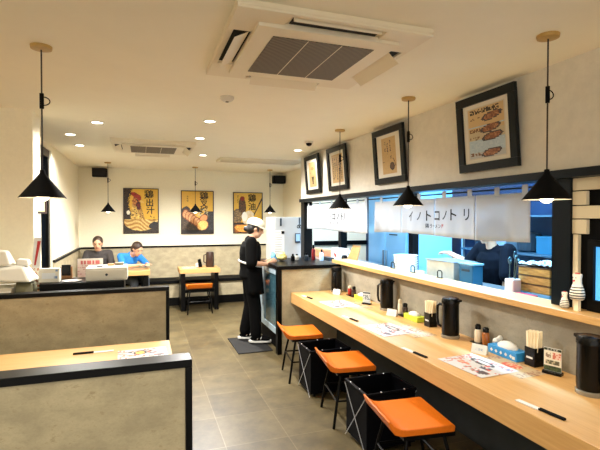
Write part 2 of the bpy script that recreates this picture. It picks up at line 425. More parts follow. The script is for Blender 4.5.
dup(s0, 'nearest orange counter stool, in front of the nearer black basket', (1.475, 2.27, -.012), -.13)
# the back stool faces across the table
dup(s0, 'orange stool at the small back table, with its back to the room', (.895, 7.66, 0), PI/2)

# ------------------------------------------------------------------ luggage baskets
def make_basket(label, x, y):
    t = thing('luggage_basket', label, 'basket', (x, y, 0), 0, 'black baskets under the counter')
    w, d = .19, .16
    b = MB(); T = .012
    zb = .03
    b.box(-w, w, -d, d, zb, zb+.015)
    b.box(-w, -w+T, -d, d, zb+.015, .40).box(w-T, w, -d, d, zb+.015, .40).box(-w+T, w-T, -d, -d+T, zb+.015, .40).box(-w+T, w-T, d-T, d, zb+.015, .40)
    b.build('bag', mat('navy_canvas', (5, 6, 12), .6, spec=.1, var=.3, scale=30), t, bevel=.004)
    rp = [(-w, -d, .405), (w, -d, .405), (w, d, .405), (-w, d, .405), (-w, -d, .405)]
    rim = MB()
    for a, c in zip(rp, rp[1:]): rim.tube([a, c], .011, 8)
    rim.build('rim', mat('navy_canvas', (0, 0, 0)), t, smooth=True)
    SIL = mat('bright_wire', (214, 218, 226), .3, metal=.6)
    for (ya, yb) in ((-d, d), (d, -d)):
        MB().tube([(-w-.007 - (.004 if ya > 0 else 0), ya, .39), (-w-.007-(.004 if ya > 0 else 0), yb, .004)], .003, 6).build('frame_wire', SIL, t)
    MB().tube([(w+.007, -d, .39), (w+.007, d, .004)], .003, 6).build('frame_wire', SIL, t)
    for px, py in ((-w, -.06), (-w, .08), (.0, d), (.12, d), (-.08, -d), (.1, -d)):
        MB().ell((px, py, .412), (.007, .007, .007), 8, 6).build('rivet', SIL, t)
    for sx in (-1, 1):
        MB().box(sx*.15-.012, sx*.15+.012, -d+.01, d-.01, 0, .03).build('foot', BLACK, t)
    return t
b0 = make_basket('black folding luggage basket between the far and middle orange stools', 1.59, 3.86)
dup(b0, 'black folding luggage basket just behind the nearest orange stool', (1.60, 2.83, 0))

# ------------------------------------------------------------------ pendants
def make_pendant(label, x, y):
    t = thing('pendant_lamp', label, 'lamp', (x, y, H), 0, 'black cone pendant lamps')
    zb = 1.685-H
    MB().lathe([(.032, -.02), (.05, -.016), (.052, -.004), (.052, 0)], n=24).build('ceiling_rose', BRASS, t, smooth=True)
    MB().tube([(0, 0, -.02), (0, 0, zb+.148)], .0042, 6).build('cord', mat('brown_cord', (40, 30, 24), .7), t)
    a = MB().tube([(0, 0, -.33), (0, 0, -.25)], .0105, 10)
    a.tube([(0.008 + .03*math.sin(PI*i/8), 0, -.268-.022*(1-math.cos(PI*i/8))) for i in range(9)], .003, 6)
    a.build('cord_adjuster', BLACKM, t, smooth=True)
    R = .113
    MB().lathe([(.008, zb+.150), (.012, zb+.148), (.013, zb+.134), (.016, zb+.126), (R, zb), (R-.003, zb), (.014, zb+.120)], n=36, capb=True, capt=True).build('shade', BLACKM, t, smooth=True)
    MB().lathe([(R-.004, zb+.0005), (.02, zb+.112)], n=36, capb=False, capt=True).build('shade_lining', SHADEIN, t, smooth=True)
    MB().lathe([(.012, zb+.115), (.012, zb+.062)], n=12).build('bulb_socket', OFFW, t)
    MB().ell((0, 0, zb+.024), (.036, .036, .042)).build('bulb', BULB, t, smooth=True)
    L = bpy.data.lights.new('lamp_glow', 'SPOT'); L.energy = 6.5; L.color = (1, .89, .70); L.spot_size = math.radians(120); L.spot_blend = .6; L.shadow_soft_size = .04
    lo = bpy.data.objects.new('lamp_glow', L); C.objects.link(lo); lo.parent = t; lo.location = (0, 0, zb-.026)
    return t
p0 = make_pendant('black cone pendant lamp hanging over the booths on the left, largest on that side', -.49, 2.673)
PEND = p0
dup(p0, 'black cone pendant lamp nearest on the right, in front of the black post', (1.88, 1.69, H))
dup(p0, 'black cone pendant lamp hanging in front of the middle of the right curtain', (1.885, 2.92, H))
dup(p0, 'black cone pendant lamp hanging in front of the left curtain', (1.915, 4.22, H))
dup(p0, 'small distant black pendant lamp hanging left of the rooster poster', (-.52, 7.97, H))
dup(p0, 'small distant black pendant lamp hanging in front of the middle poster', (.90, 8.2, H))
dup(p0, 'small distant black pendant lamp hanging between the right poster and the fridge', (2.28, 8.2, H))

p0.scale = (1, 1, .982)
# ------------------------------------------------------------------ downlights
def make_down(label, x, y, glow=True):
    t = thing('downlight', label, 'light', (x, y, H), 0, 'round recessed ceiling downlights')
    MB().lathe([(.062, 0), (.062, -.005), (.05, -.008), (.048, -.003)], n=28, capb=False, capt=False).build('trim_ring', WHITE, t, smooth=True)
    MB().lathe([(.049, -.003), (.049, -.0025)], n=28).build('lens', DISC, t)
    L = bpy.data.lights.new('downlight_beam', 'SPOT'); L.energy = 36; L.color = (1, .97, .925); L.spot_size = math.radians(165); L.spot_blend = .5; L.shadow_soft_size = .05
    lo = bpy.data.objects.new('downlight_beam', L); C.objects.link(lo); lo.parent = t; lo.location = (0, 0, -.012)
    return t
d0 = make_down('ceiling downlight beside the left wall, nearest of the left three', -.39, 4.63)
for lab, x, y in (('ceiling downlight farthest left, close to the dark window', -.72, 5.39),
                  ('small ceiling downlight left of the far air conditioner', -.72, 6.17),
                  ('ceiling downlight nearest in the middle row, beyond the smoke detector', .6, 4.23),
                  ('second ceiling downlight in the middle row, right of the far air conditioner', .62, 5.17),
                  ('farthest ceiling downlight in the middle row, before the long ceiling grille', .83, 6.57),
                  ('ceiling downlight beside the small black dome camera', 1.96, 5.67)):
    r = dup(d0, lab, (x, y, H))
    if x > .5:
        for ch in r.children:
            if ch.type == 'LIGHT': ch.data = ch.data.copy(); ch.data.energy = (14 if x > 1 else 120 if y < 4.5 else 105 if y < 6 else 250)
dim = None
for x, y in ((-1.2, 2.0), (.3, .4), (1.1, -.7), (-1.4, -.6)):  # unseen downlights added to brighten the near part of the room
    r = dup(d0, 'unseen recessed ceiling downlight added to light the near part of the room', (x, y, H))
    for ch in r.children:
        if ch.type == 'LIGHT':
            if dim is None: dim = ch.data.copy(); dim.energy = 30; dim.color = (1, .91, .74)
            ch.data = dim
# smoke detector, dome camera
t = thing('smoke_detector', 'round white smoke detector on the ceiling below the large air conditioner', 'detector', (.6, 3.34, H))
MB().lathe([(.05, 0), (.052, -.012), (.046, -.022), (.03, -.034), (.0285, -.034)], n=24).build('housing', WHITE, t, smooth=True)
MB().lathe([(.012, -.0345), (.012, -.041)], n=16).build('sensor_cap', mat('grey_plastic', (150, 140, 120), .5), t)
t = thing('security_camera', 'small black dome security camera on the ceiling near the right wall', 'camera', (1.86, 4.98, H))
MB().lathe([(.05, 0), (.05, -.018), (.044, -.022)], n=24).build('base', WHITE, t, smooth=True)
MB().ell((0, 0, -.026), (.036, .036, .03)).build('dome', BLKP, t, smooth=True)

# ------------------------------------------------------------------ air conditioners
def make_ac(label, x, y, s):
    t = thing('air_conditioner', label, 'air conditioner', (x, y, H), 0)
    h = s/2
    fr = MB()
    i1 = h-.03; i0 = h-.115     # slots between i0 and i1
    c = h-.235
    fr.box(-h, h, -h, h, -.024, 0)
    for sx, sy in ((1,1),(1,-1),(-1,1),(-1,-1)):
        ax, bx = sorted((sx*h, sx*c)); ay, by = sorted((sy*h, sy*c)); fr.box(ax, bx, ay, by, -.036, -.024)
    for k in range(4):
        R = Matrix.Rotation(k*PI/2, 3, 'Z')
        q = MB().box(-c, c, i1, h, -.036, -.024); fr.add([R @ Vector(p) for p in q.v], q.f)
    fr.build('frame', OFFW, t, bevel=.003)
    pn = MB().box(-i0, i0, -i0, i0, -.052, -.0245); pn.build('centre_panel', OFFW, t, bevel=.004)
    g = .268*s/.95
    gx = .265*s/.95
    MB().box(-gx, gx, -g, g, -.055, -.0522).build('intake_grille', GRILLE, t)
    for x2 in (-gx/3, gx/3): MB().box(x2-.002, x2+.002, -g, g, -.0560, -.0552).build('grille_bar', OFFW, t)
    for k in range(4):
        R = Matrix.Rotation(k*PI/2, 3, 'Z')
        q = MB().box(-c+.02, c-.02, i0+.002, i1-.002, -.027, -.0242); o = MB().add([R @ Vector(p) for p in q.v], q.f); o.build('air_slot', DARKHOLE, t)
        a = {0: .05, 1: .035, 2: .0, 3: .06}[k]
        yi = i0+.012
        q = MB().hexa([(-c+.02, yi, -.030), (c-.02, yi, -.030), (c-.02, yi+.066, -0.030-a*.95), (-c+.02, yi+.066, -0.030-a*.95)],
                      [(-c+.02, yi, -.0275), (c-.02, yi, -.0275), (c-.02, yi+.066, -0.027-a*.95), (-c+.02, yi+.066, -0.027-a*.95)])
        if k == 2:
            q = MB().box(-c+.02, c-.02, i1-.016, i1-.010, -.045, -.0275)
        o = MB().add([R @ Vector(p) for p in q.v], q.f); o.build('louvre', OFFW, t)
    return t
make_ac('large white cassette air conditioner with brown intake grille in the near ceiling', .84, 2.285, .94)
make_ac('farther white cassette air conditioner in the ceiling, in front of the back wall posters', .14, 5.95, .95)
t = thing('ceiling_vent', 'long narrow pale ceiling grille at the back right of the ceiling', 'vent', (1.76, 6.90, H))
fr = MB().box(-.66, .66, -.20, -.16, -.035, 0).box(-.66, .66, .16, .20, -.035, 0).box(-.66, -.62, -.16, .16, -.035, 0).box(.62, .66, -.16, .16, -.035, 0)
fr.build('frame', OFFW, t, bevel=.003)
MB().box(-.62, .62, -.16, .16, -.006, -.002).build('backing', mat('dull_slot', (140, 124, 96), .8), t)
for k in range(6): MB().box(-.62, .62, -.125+k*.048, -.115+k*.048, -.022, -.006).build('slat', OFFW, t)

# ------------------------------------------------------------------ speakers
def speaker(label, x, y, z):
    t = thing('loudspeaker', label, 'speaker', (x, y, z), 0, 'black wall loudspeakers')
    MB().box(-.12, .12, -.08, .07, -.075, .075).build('cabinet', BLACKM, t, bevel=.006)
    MB().box(-.105, .105, -.084, -.081, -.062, .062).build('grille', mat('speaker_cloth', (26, 24, 24), .9, var=.4, scale=300), t)
    MB().box(-.03, .03, .07, .149, -.02, .03).build('bracket', BLACK, t)
    return t
s = speaker('black loudspeaker high in the back left corner above the bench', -.70, 8.70, 2.385)
dup(s, 'black loudspeaker high on the back wall to the right of the posters', (2.60, 8.70, 2.35))

# ------------------------------------------------------------------ posters
GOLD = (222, 170, 44)
def art_rooster(u, v):
    n = hsh(int(u*40), int(v*56)); k = hsh(int(u*14+v*9), int(v*22-u*6), 2)
    c = mix(GOLD, (236, 190, 70), v*.5+n*.3)
    if u < .16+.06*math.sin(v*7)+.08*n: c = mix((20, 14, 10), (70, 46, 22), n)
    nx = .36-.12*(v-.6)                                   # neck and breast
    if v < .74 and abs(u-nx) < .10+.26*(.74-v):
        c = mix((120, 66, 20), (250, 216, 110), .2+.5*k+.35*n)
        if n > .9: c = (60, 36, 16)
    if inell(u, v, .36, .72, .13, .12) < 1: c = mix((110, 50, 24), (224, 150, 70), n)
    if inell(u, v, .33, .86, .14, .055, -.35) < 1 or inell(u, v, .44, .80, .06, .07, .3) < 1: c = mix((186, 46, 26), (120, 24, 16), n)
    if inell(u, v, .42, .62, .07, .10, .2) < 1: c = mix((120, 22, 16), (60, 16, 12), n)
    if inell(u, v, .39, .74, .025, .018) < 1: c = (12, 10, 8)
    if inell(u, v, .52, .71, .07, .025, -.25) < 1: c = (236, 196, 96)
    if v < .30:                                            # noodles in the bowl
        st = math.sin(v*70 + math.sin(u*9+1)*4 + u*16)
        c = mix((150, 96, 26), (252, 228, 150), .45+.3*st+.3*(n-.5))
        if inell(u, v, .48, .30, .52, .26) > 1: c = mix((24, 18, 12), (60, 44, 26), n)
    if inell(u, v, .86, .17, .14, .07, .3) < 1: c = (34, 30, 28)
    if inell(u, v, .12, .46, .05, .05) < 1: c = (248, 240, 220)
    return c
def art_pork(u, v):
    n = hsh(int(u*40), int(v*56))
    c = mix(GOLD, (226, 178, 70), n*.6)
    if v < .58-.22*u+.1*math.sin(u*9): c = mix((46, 36, 26), (96, 74, 46), n)
    if v < .52 and u > .75: c = mix((60, 60, 64), (30, 26, 24), n)
    if .40 < v < .58 and .25 < u < .85 and n > .45: c = (196, 178, 130)
    for k in range(7):
        cx = .12+k*.085; cy = .46-k*.045
        d = inell(u, v, cx, cy, .10, .115, -.5)
        if d < 1: c = mix((240, 192, 128), (150, 70, 30), 1 if d > .66 else .12+.3*n)
    d = inell(u, v, .70, .36, .14, .09, .3)
    if d < 1: c = (224, 150, 92) if d < .7 else (140, 66, 30)
    d = inell(u, v, .66, .19, .19, .125, .15)
    if d < 1: c = mix((250, 214, 128), (240, 184, 96), n) if d < .8 else (176, 92, 40)
    if v < .07: c = (26, 20, 16)
    return c
def art_oil(u, v):
    n = hsh(int(u*40), int(v*56))
    c = mix(GOLD, (232, 196, 96), .3+n*.4)
    if inell(u, v, .30, .66, .13, .24, .1) < 1: c = mix((54, 38, 24), (120, 80, 40), n)
    if inell(u, v, .30, .86, .08, .06) < 1: c = (140, 44, 26)
    if inell(u, v, .12, .40, .16, .2) < 1: c = mix((70, 58, 46), (180, 150, 100), n)
    if v < .26:
        c = mix((60, 44, 30), (190, 110, 40), n)
        if inell(u, v, .4, .12, .36, .11) < 1: c = mix((214, 130, 48), (250, 190, 90), n)
    if .20 < v < .25: c = (40, 36, 36)
    if inell(u, v, .5, .38, .22, .16, .4) < 1: c = mix((240, 232, 212), (214, 160, 80), n*.5)
    if inell(u, v, .38, .40, .10, .12) < 1: c = (250, 246, 236)
    if abs((u-.72)*1.3 - (v-.45)*.9) < .03 and u > .7: c = (40, 32, 26)
    return c
def poster(label, x, zc, w, h, art, glyphs):
    t = thing('poster', label, 'poster', (x, YB-.015, zc), 0, None)
    fr = MB().box(-w/2, w/2, -.012, .013, h/2-.016, h/2).box(-w/2, w/2, -.012, .013, -h/2, -h/2+.016).box(-w/2, -w/2+.016, -.012, .013, -h/2+.016, h/2-.016).box(w/2-.016, w/2, -.012, .013, -h/2+.016, h/2-.016)
    fr.build('frame', mat('bronze_frame', (46, 28, 20), .4), t)
    printed('print', w-.032, h-.032, 58, 82, art, lambda a, b: (a, .0, b), t)
    MB().box(-w/2+.016, w/2-.016, .001, .013, -h/2+.016, h/2-.016).build('backing', BLACKM, t)
    m = MB(); m2 = MB()
    for ch, a, b, q in glyphs: add_text(m if q > .08 else m2, ch, q, lambda p, r, a=a, b=b: (a*w+p, -.003, b*h+r), bold=.0025 if q > .08 else 0)
    m.build('title_lettering', INK, t); m2.build('small_lettering', INK, t)
    return t
poster('framed gold poster of a rooster and noodles, left of the three on the back wall', -.012, 1.714, .62, .835, art_rooster,
       [('鶏', .22, .35, .17), ('出', .24, .17, .15), ('汁', .26, .0, .15), ('、', .32, -.10, .1), ('旨', .36, -.15, .035), ('味', .36, -.2, .035), ('濃', .36, -.25, .035), ('厚', .36, -.3, .035)])
poster('framed poster of sliced roast pork, middle of the three on the back wall', 1.01, 1.69, .62, .835, art_pork,
       [('鶏', .20, .36, .17), ('叉', .20, .19, .15), ('焼', .20, .03, .16), ('、', .32, -.03, .1), ('自', -.30, .36, .035), ('家', -.30, .31, .035), ('製', -.30, .26, .035)])
poster('framed poster of a dark bird and sizzling oil, right of the three, behind the worker', 2.0, 1.685, .60, .815, art_oil,
       [('鶏', .14, .34, .17), ('油', .14, .14, .16), ('、', .26, .02, .1), ('香', -.34, .40, .035), ('り', -.34, .35, .035), ('豊', -.34, .30, .035), ('か', -.34, .25, .035)])

# ------------------------------------------------------------------ frames on the right wall
def art_dishes(u, v):
    n = hsh(int(u*30), int(v*44)); c = (206, 176, 128) if v > .55 else (196, 182, 150)
    if v < .36 or .60 < v < .64: c = mix((190, 206, 216), (168, 190, 206), n)  # bluish bands: blue reflection put into the print's colour
    if v < .14: c = (188, 190, 190)
    if .88 < v < .95 and .08 < u < .85 and n > .35: c = (50, 36, 28)
    for cy, cx in ((.78, .66), (.56, .62), (.40, .66), (.10, .62)):
        d = inell(u, v, cx, cy, .27, .075, .12)
        if d < 1: c = mix((110, 62, 44), (190, 136, 96), n) if d < .6 else (70, 62, 66)
        if abs(v-cy) < .03 and .06 < u < .34 and n > .4: c = (120, 84, 60)
    if v > .97 or v < .02 or u < .02 or u > .98: c = (214, 206, 190)
    return c
def art_text(cols, pic):
    def f(u, v):
        n = hsh(int(u*30), int(v*44)); c = mix((206, 174, 122), (196, 162, 110), n)
        for cx, v0, v1 in cols:
            if abs(u-cx) < .045 and v0 < v < v1 and (v*14) % 1 > .25 and n > .35: c = (60, 40, 30)
        if pic == 'ring':
            d = inell(u, v, .70, .20, .17, .11)
            if .45 < d < 1: c = (44, 30, 24)
            elif d < .45: c = (90, 60, 40)
            if abs(u-.84-.1*math.sin(v*9)) < .02 and .2 < v < .42: c = (70, 50, 36)
        if pic == 'sprig':
            for a in (-.45, 0, .45):
                if abs((u-.5) - a*(v-.14)) < .05 and .14 < v < .42: c = (62, 56, 28)
            if inell(u, v, .5, .14, .1, .04) < 1: c = (70, 50, 30)
            if inell(u, v, .5, .74, .24, .07) < 1 and n > .3: c = (180, 110, 50)
        return c
    return f
def wall_frame(label, y0, y1, pw, ph, art, py=0, pz=0):
    zt, zb = 2.452, 1.925
    W = y1-y0; hh = (zt-zb)
    t = thing('picture_frame', label, 'picture', (XW-.006, (y0+y1)/2, zb), 0, None)
    tilt = .042
    nrm = Vector((-hh, 0, -tilt)).normalized()
    def P(a, b, d):   # a to the right (towards -Y), b up from the bottom, d out of the wall
        s = Vector((-tilt*b/hh, -a, b)); return tuple(s + nrm*d)
    def bar(m, a0, a1, b0, b1, d0, d1):
        m.hexa([P(a0, b0, d0), P(a1, b0, d0), P(a1, b1, d0), P(a0, b1, d0)], [P(a0, b0, d1), P(a1, b0, d1), P(a1, b1, d1), P(a0, b1, d1)])
    m = MB(); w = W/2; e = .058
    bar(m, -w, w, 0, e, .0, .028); bar(m, -w, w, hh-e, hh, .0, .028); bar(m, -w, -w+e, e, hh-e, .0, .028); bar(m, w-e, w, e, hh-e, .0, .028)
    m.build('frame', mat('dark_frame', (7, 14, 19), .35, spec=.25), t, bevel=.002)
    m = MB(); bar(m, -w+e, w-e, e, hh-e, .002, .010); m.build('mat_board', mat('mat_white', (232, 226, 212), .8), t)
    printed('print', pw, ph, 34, 46, art, lambda a, b: P(a+py, hh/2+b+pz, .0115), t)
    return t
wall_frame('largest-looking dark frame with rows of dish photographs, nearest on the right wall', 2.225, 2.78, .36, .36, art_dishes)
wall_frame('dark frame with brown paper, brush writing and a round bird drawing, second nearest', 3.51, 4.07, .255, .345, art_text([(.42, .55, .85), (.25, .62, .9), (.62, .42, .92), (.1, .3, .36)], 'ring'))
wall_frame('dark frame with several columns of brush writing, third nearest on the right wall', 4.72, 5.27, .32, .34, art_text([(.12, .1, .9), (.3, .2, .9), (.48, .1, .9), (.66, .15, .85), (.84, .1, .8)], None))
wall_frame('dark frame with an orange heading and a leafy sprig, farthest on the right wall', 5.56, 6.10, .26, .34, art_text([(.2, .55, .6)], 'sprig'))

# small frame on the pillar's side
t = thing('picture_frame', 'small brown frame hanging on the side of the left pillar behind the pendant lamp', 'picture', (-.845, 4.47, 1.63), -.42)
MB().box(.001, .016, -.08, -.062, 0, .19).box(.001, .016, .062, .08, 0, .19).box(.001, .016, -.062, .062, 0, .018).box(.001, .016, -.062, .062, .172, .19).build('frame', mat('bronze_frame', (0, 0, 0)), t)
MB().box(.001, .008, -.062, .062, .018, .172).build('print', mat('cream_paper', (226, 206, 160), .8), t)

# ------------------------------------------------------------------ noren
def wave(y, z, ph): return .010*math.sin(y*16+ph) + .006*math.sin(y*37+1.7*ph) * (1.75-z)/.3
def noren(label, xc, ya, yb, zt, zb, npan, ph, sag, texts, tabs):
    """from ya (far) to yb (near) """
    t = thing('noren_curtain', label, 'curtain', (xc, ya, 0), 0, 'white noren curtains')
    W = ya-yb; pw = W/npan
    def ztop(y): return zt
    for k in range(npan):
        n = 24; m = MB(); vs = []
        for j in range(9):
            for i in range(n+1):
                y = ya - pw*k - pw*(.006 + .988*i/n); z = zt + (zb + sag*math.sin((ya-y)*3) - zt)*j/8
                vs.append((wave(y, z, ph), y-ya, z))
        fs = [(j*(n+1)+i, j*(n+1)+i+1, (j+1)*(n+1)+i+1, (j+1)*(n+1)+i) for j in range(8) for i in range(n)]
        m.add(vs, fs); o = m.build('cloth_panel', NORW, t, smooth=True)
        s = o.modifiers.new('thickness', 'SOLIDIFY'); s.thickness = .0015
    for y in tabs:
        MB().box(wave(y, zt, ph)-.003, wave(y, zt, ph)+.002, y-ya-.022, y-ya+.022, zt-.012, 1.806).build('tab', NORW, t)
    m = MB(); m2 = MB(); red = MB()
    for ch, y, z, s, r in texts:
        if s > .06: m = MB()
        add_text(red if r else (m if s > .06 else m2), ch, s, lambda a, b, y=y, z=z: (wave(y-a, z+b, ph)-.004, y-a-ya, z+b), bold=.0014 if s > .05 else .0004)
        if s > .06: m.build('letter', INK, t)
    m2.build('small_lettering', INK, t)
    if red.v: tag(red.build('lettering', REDINK, t), 'small red lettering')
    return t
XN = 2.31
us = (411, 420, 427.5, 437, 446, 453, 466)
tx = [(ch, yx(u, XN), 1.60+.002*k, .105 if ch != 'ノ' else .09, False) for k, (ch, u) in enumerate(zip('イノトコノトリ', us))]
for k, ch in enumerate('鶏ラーメン屋'):
    tx.append((ch, yx(427, XN) - k*.044, 1.522, .040, ch == '屋'))
noren('white noren curtain printed in black, the nearer one right of the blue-tinted kitchen fridge', XN, yx(375.5, XN), yx(531.5, XN), 1.757, 1.442, 4, .4, .01, tx,
      [yx(u, XN) for u in (381, 400, 420, 445, 469, 496, 526)])
us = (321, 326.5, 331, 334.5, 338, 341, 344.5)
tx = [(ch, yx(u, XN), 1.60, .105 if ch != 'ノ' else .09, False) for ch, u in zip('イノトコノトリ', us)]
for k, ch in enumerate('鶏ラーメン屋'): tx.append((ch, yx(330, XN) - k*.05, 1.515, .042, False))
noren('white noren curtain at the far end, above the concrete end partition', XN, yx(306.5, XN), yx(367, XN), 1.763, 1.425, 4, 2.1, .008, tx,
      [yx(u, XN) for u in (308, 320, 332, 345, 357, 366)])
tag(MB().tube([(2.345, 6.279, 1.79), (2.345, 2.021, 1.79)], .006, 8).build('curtain_rod', BLACK, smooth=True), 'thin dark rod under the beam that carries both white curtains', 'rod')

# ------------------------------------------------------------------ counter-top sets
CT = .7205
def make_pitcher(label, x, y, rz, m=None):
    t = thing('water_pitcher', label, 'pitcher', (x, y, CT), rz, 'black water pitchers on the counter')
    CLEAR = mat('clear_base', (190, 180, 160), .1, trans=.6)
    MB().lathe([(.066, 0), (.066, .018), (.060, .022)], n=28).build('base', CLEAR, t, smooth=True)
    MB().lathe([(.060, .023), (.0625, .05), (.060, .245), (.061, .25)], n=28).build('body', BLKP, t, smooth=True)
    MB().lathe([(.064, .2505), (.064, .268), (.056, .288), (.03, .294)], n=28).build('lid', BLKP, t, smooth=True)
    MB().hexa([(-.02, -.055, .262), (.02, -.055, .262), (.012, -.085, .270), (-.012, -.085, .270)], [(-.02, -.055, .284), (.02, -.055, .284), (.012, -.085, .282), (-.012, -.085, .282)]).build('spout', BLKP, t)
    MB().tube([(0, .055, .225), (0, .09, .232), (0, .108, .215), (0, .110, .12), (0, .10, .075), (0, .058, .06)], .0105, 8).build('handle', BLKP, t, smooth=True)
    return t
pt = make_pitcher('black water pitcher nearest, at the right edge beside the green menu stand', 2.105, 1.625, PI)
dup(pt, 'second nearest black water pitcher on the counter, between the tissue packet and the sauce bottles', (2.125, 2.73, CT), .35)
dup(pt, 'black water pitcher beside the small framed menu stand, third from the near end', (2.185, 3.74, CT), .35)
dup(pt, 'brownish dark water pitcher farthest away, next to the end partition', (2.155, 4.84, CT), 2.5)

def art_menu_white(u, v):
    n = hsh(int(u*26), int(v*20), 3); c = (200, 198, 196)
    if inell(u, v, .45, .72, .26, .12) < 1 and inell(u, v, .45, .72, .18, .07) > 1: c = (60, 48, 44)
    if inell(u, v, .70, .50, .13, .1) < 1 and n > .35: c = (70, 70, 90)
    if inell(u, v, .25, .35, .2, .12) < 1 and n > .5: c = (200, 150, 120)
    if inell(u, v, .62, .22, .16, .09) < 1 and n > .45: c = (150, 110, 90)
    if inell(u, v, .82, .24, .1, .1) < 1: c = (84, 70, 72)
    if inell(u, v, .82, .84, .13, .07) < 1 and n > .5: c = (120, 120, 140)
    if u < .18 and n > .7: c = (190, 130, 110)
    if n > .93: c = (200, 90, 70)
    return c
def art_menu_cream(u, v):
    n = hsh(int(u*26), int(v*20), 5); c = (190, 168, 130)
    if inell(u, v, .5, .66, .19, .19) < 1: c = (204, 92, 66) if n > .25 else (236, 190, 150)
    if inell(u, v, .5, .22, .19, .16) < 1: c = (88, 70, 54) if n > .3 else (180, 140, 100)
    if inell(u, v, .5, .92, .15, .06) < 1 and n > .4: c = (160, 110, 80)
    if (u > .82 or u < .14) and n > .7: c = (150, 110, 90)
    return c
def sheet(name, label, x, y, w, h, rz, art, z=CT, grp=None, cat='menu'):
    o = printed(name, w, h, 28, 24, art, lambda a, b: (a, b, .001), None, .001)
    o.location = (x, y, z); o.rotation_euler = (0, 0, rz); return tag(o, label, cat, grp)
G = 'menu sheets lying on the counter'
# w runs along Y after a quarter turn
sheet('menu_sheet', 'white illustrated menu sheet nearest on the counter, in front of the blue tissue box', 1.87, 2.16, .36, .28, -PI/2+.06, art_menu_white, CT+.0015, G)
sheet('menu_sheet', 'cream menu sheet with red and dark dishes, under the nearest white menu', 2.03, 2.08, .36, .20, -PI/2+.04, art_menu_cream, CT, G)
sheet('menu_sheet', 'white illustrated menu sheet in the middle of the counter, before the second nearest pitcher', 1.80, 3.08, .36, .28, -PI/2+.05, art_menu_white, CT+.0015, G)
sheet('menu_sheet', 'cream menu sheet under the middle white menu, before the second nearest pitcher', 1.96, 2.98, .36, .20, -PI/2+.03, art_menu_cream, CT, G)
sheet('menu_sheet', 'white illustrated menu sheet farthest along the counter, before the small white card', 1.87, 4.15, .36, .28, -PI/2+.05, art_menu_white, CT+.0015, G)
sheet('menu_sheet', 'cream menu sheet at the far end of the counter, under the farthest white menu', 2.0, 4.05, .36, .20, -PI/2+.03, art_menu_cream, CT, G)

def make_chop(label, x, y, rz, z=CT):
    t = thing('chopsticks', label, 'chopsticks', (x, y, z), rz, 'chopsticks laid out in white sleeves')
    MB().box(-.11, .01, -.014, .014, 0, .004).build('paper_sleeve', WHITEP, t)
    for s in (-1, 1):
        MB().tube([(.01, s*.0055, .0055), (.13, s*.0055, .0055)], .0052, 6).build('chopstick', BLACKM, t, smooth=True)
    return t
c0 = make_chop('chopsticks in a white sleeve nearest on the counter, at its front edge', 1.705, 1.57, -PI/2+.1)
dup(c0, 'chopsticks in a white sleeve between the nearest two white menu sheets', (1.655, 2.50, CT), -PI/2+.1)
dup(c0, 'chopsticks in a white sleeve in front of the third nearest pitcher', (1.69, 3.52, CT), -PI/2+.1)
dup(c0, 'chopsticks in a white sleeve at the far end of the counter', (1.70, 4.62, CT), -PI/2+.1)
dup(c0, 'chopsticks in a white sleeve on the booth table between the partitions', (-.29, 3.18, .7205), PI+.03)
sheet('menu_sheet', 'white menu sheet with dish pictures on the booth table between the partitions', -.0, 3.06, .30, .22, .04, lambda u, v: art_menu_white(u, v) if inell(u, v, .45, .6, .14, .2) > 1 else ((226, 176, 70) if inell(u, v, .45, .6, .1, .14) < 1 else (50, 36, 30)), .7205, G)

def make_bottle(m, parent_label, x, y, capm, hgt=.115, r=.022, grp='sauce bottles on the counter', body=None):
    t = thing('sauce_bottle', parent_label, 'bottle', (x, y, CT+.009), 0, grp)
    MB().lathe([(r*.9, 0), (r, .004), (r, hgt*.62), (r*.75, hgt*.72)], n=18).build('body', m, t, smooth=True)
    MB().lathe([(r*.82, hgt*.722), (r*.82, hgt*.93), (r*.5, hgt)], n=18).build('cap', capm, t, smooth=True)
    return t
AMBER = mat('amber_sauce', (150, 84, 30), .15, coat=.4)
CHILI = mat('red_sauce', (150, 30, 20), .2, coat=.3)
def tray(label, x, y, w, d):
    t = MB().box(-w/2, w/2, -d/2, d/2, 0, .008).build('condiment_tray', BLKP, bevel=.002); t.location = (x, y, CT); return tag(t, label, 'tray', 'small black condiment trays')
tray('small black condiment tray under the two nearest sauce bottles', 2.21, 2.50, .07, .17)
make_bottle(mat('pepper_white', (226, 214, 190), .4), 'white-bodied pepper shaker with black cap, nearest on the counter', 2.205, 2.535, BLKP, .125, .024)
make_bottle(AMBER, 'amber sauce bottle with black cap, nearest on the counter', 2.21, 2.465, BLKP, .118, .025)
tray('small black condiment tray behind the middle white card', 2.19, 3.47, .07, .17)
make_bottle(mat('pepper_white', (0, 0, 0)), 'slim pepper bottle with pale cap beside the middle tissue wad', 2.19, 3.515, mat('pale_cap', (206, 190, 160), .4), .13, .020)
make_bottle(mat('dark_soy', (46, 26, 16), .15, coat=.4), 'dark soy bottle with black cap in the middle condiment tray', 2.195, 3.44, BLKP, .108, .026)
tray('small black condiment tray beside the farthest pitcher', 2.20, 4.52, .07, .17)
make_bottle(CHILI, 'red chilli jar with pale cap beside the farthest pitcher', 2.195, 4.565, mat('pale_cap', (0, 0, 0)), .10, .022)
make_bottle(mat('dark_soy', (0, 0, 0)), 'dark sauce bottle right of the red chilli jar', 2.205, 4.48, BLKP, .105, .024)

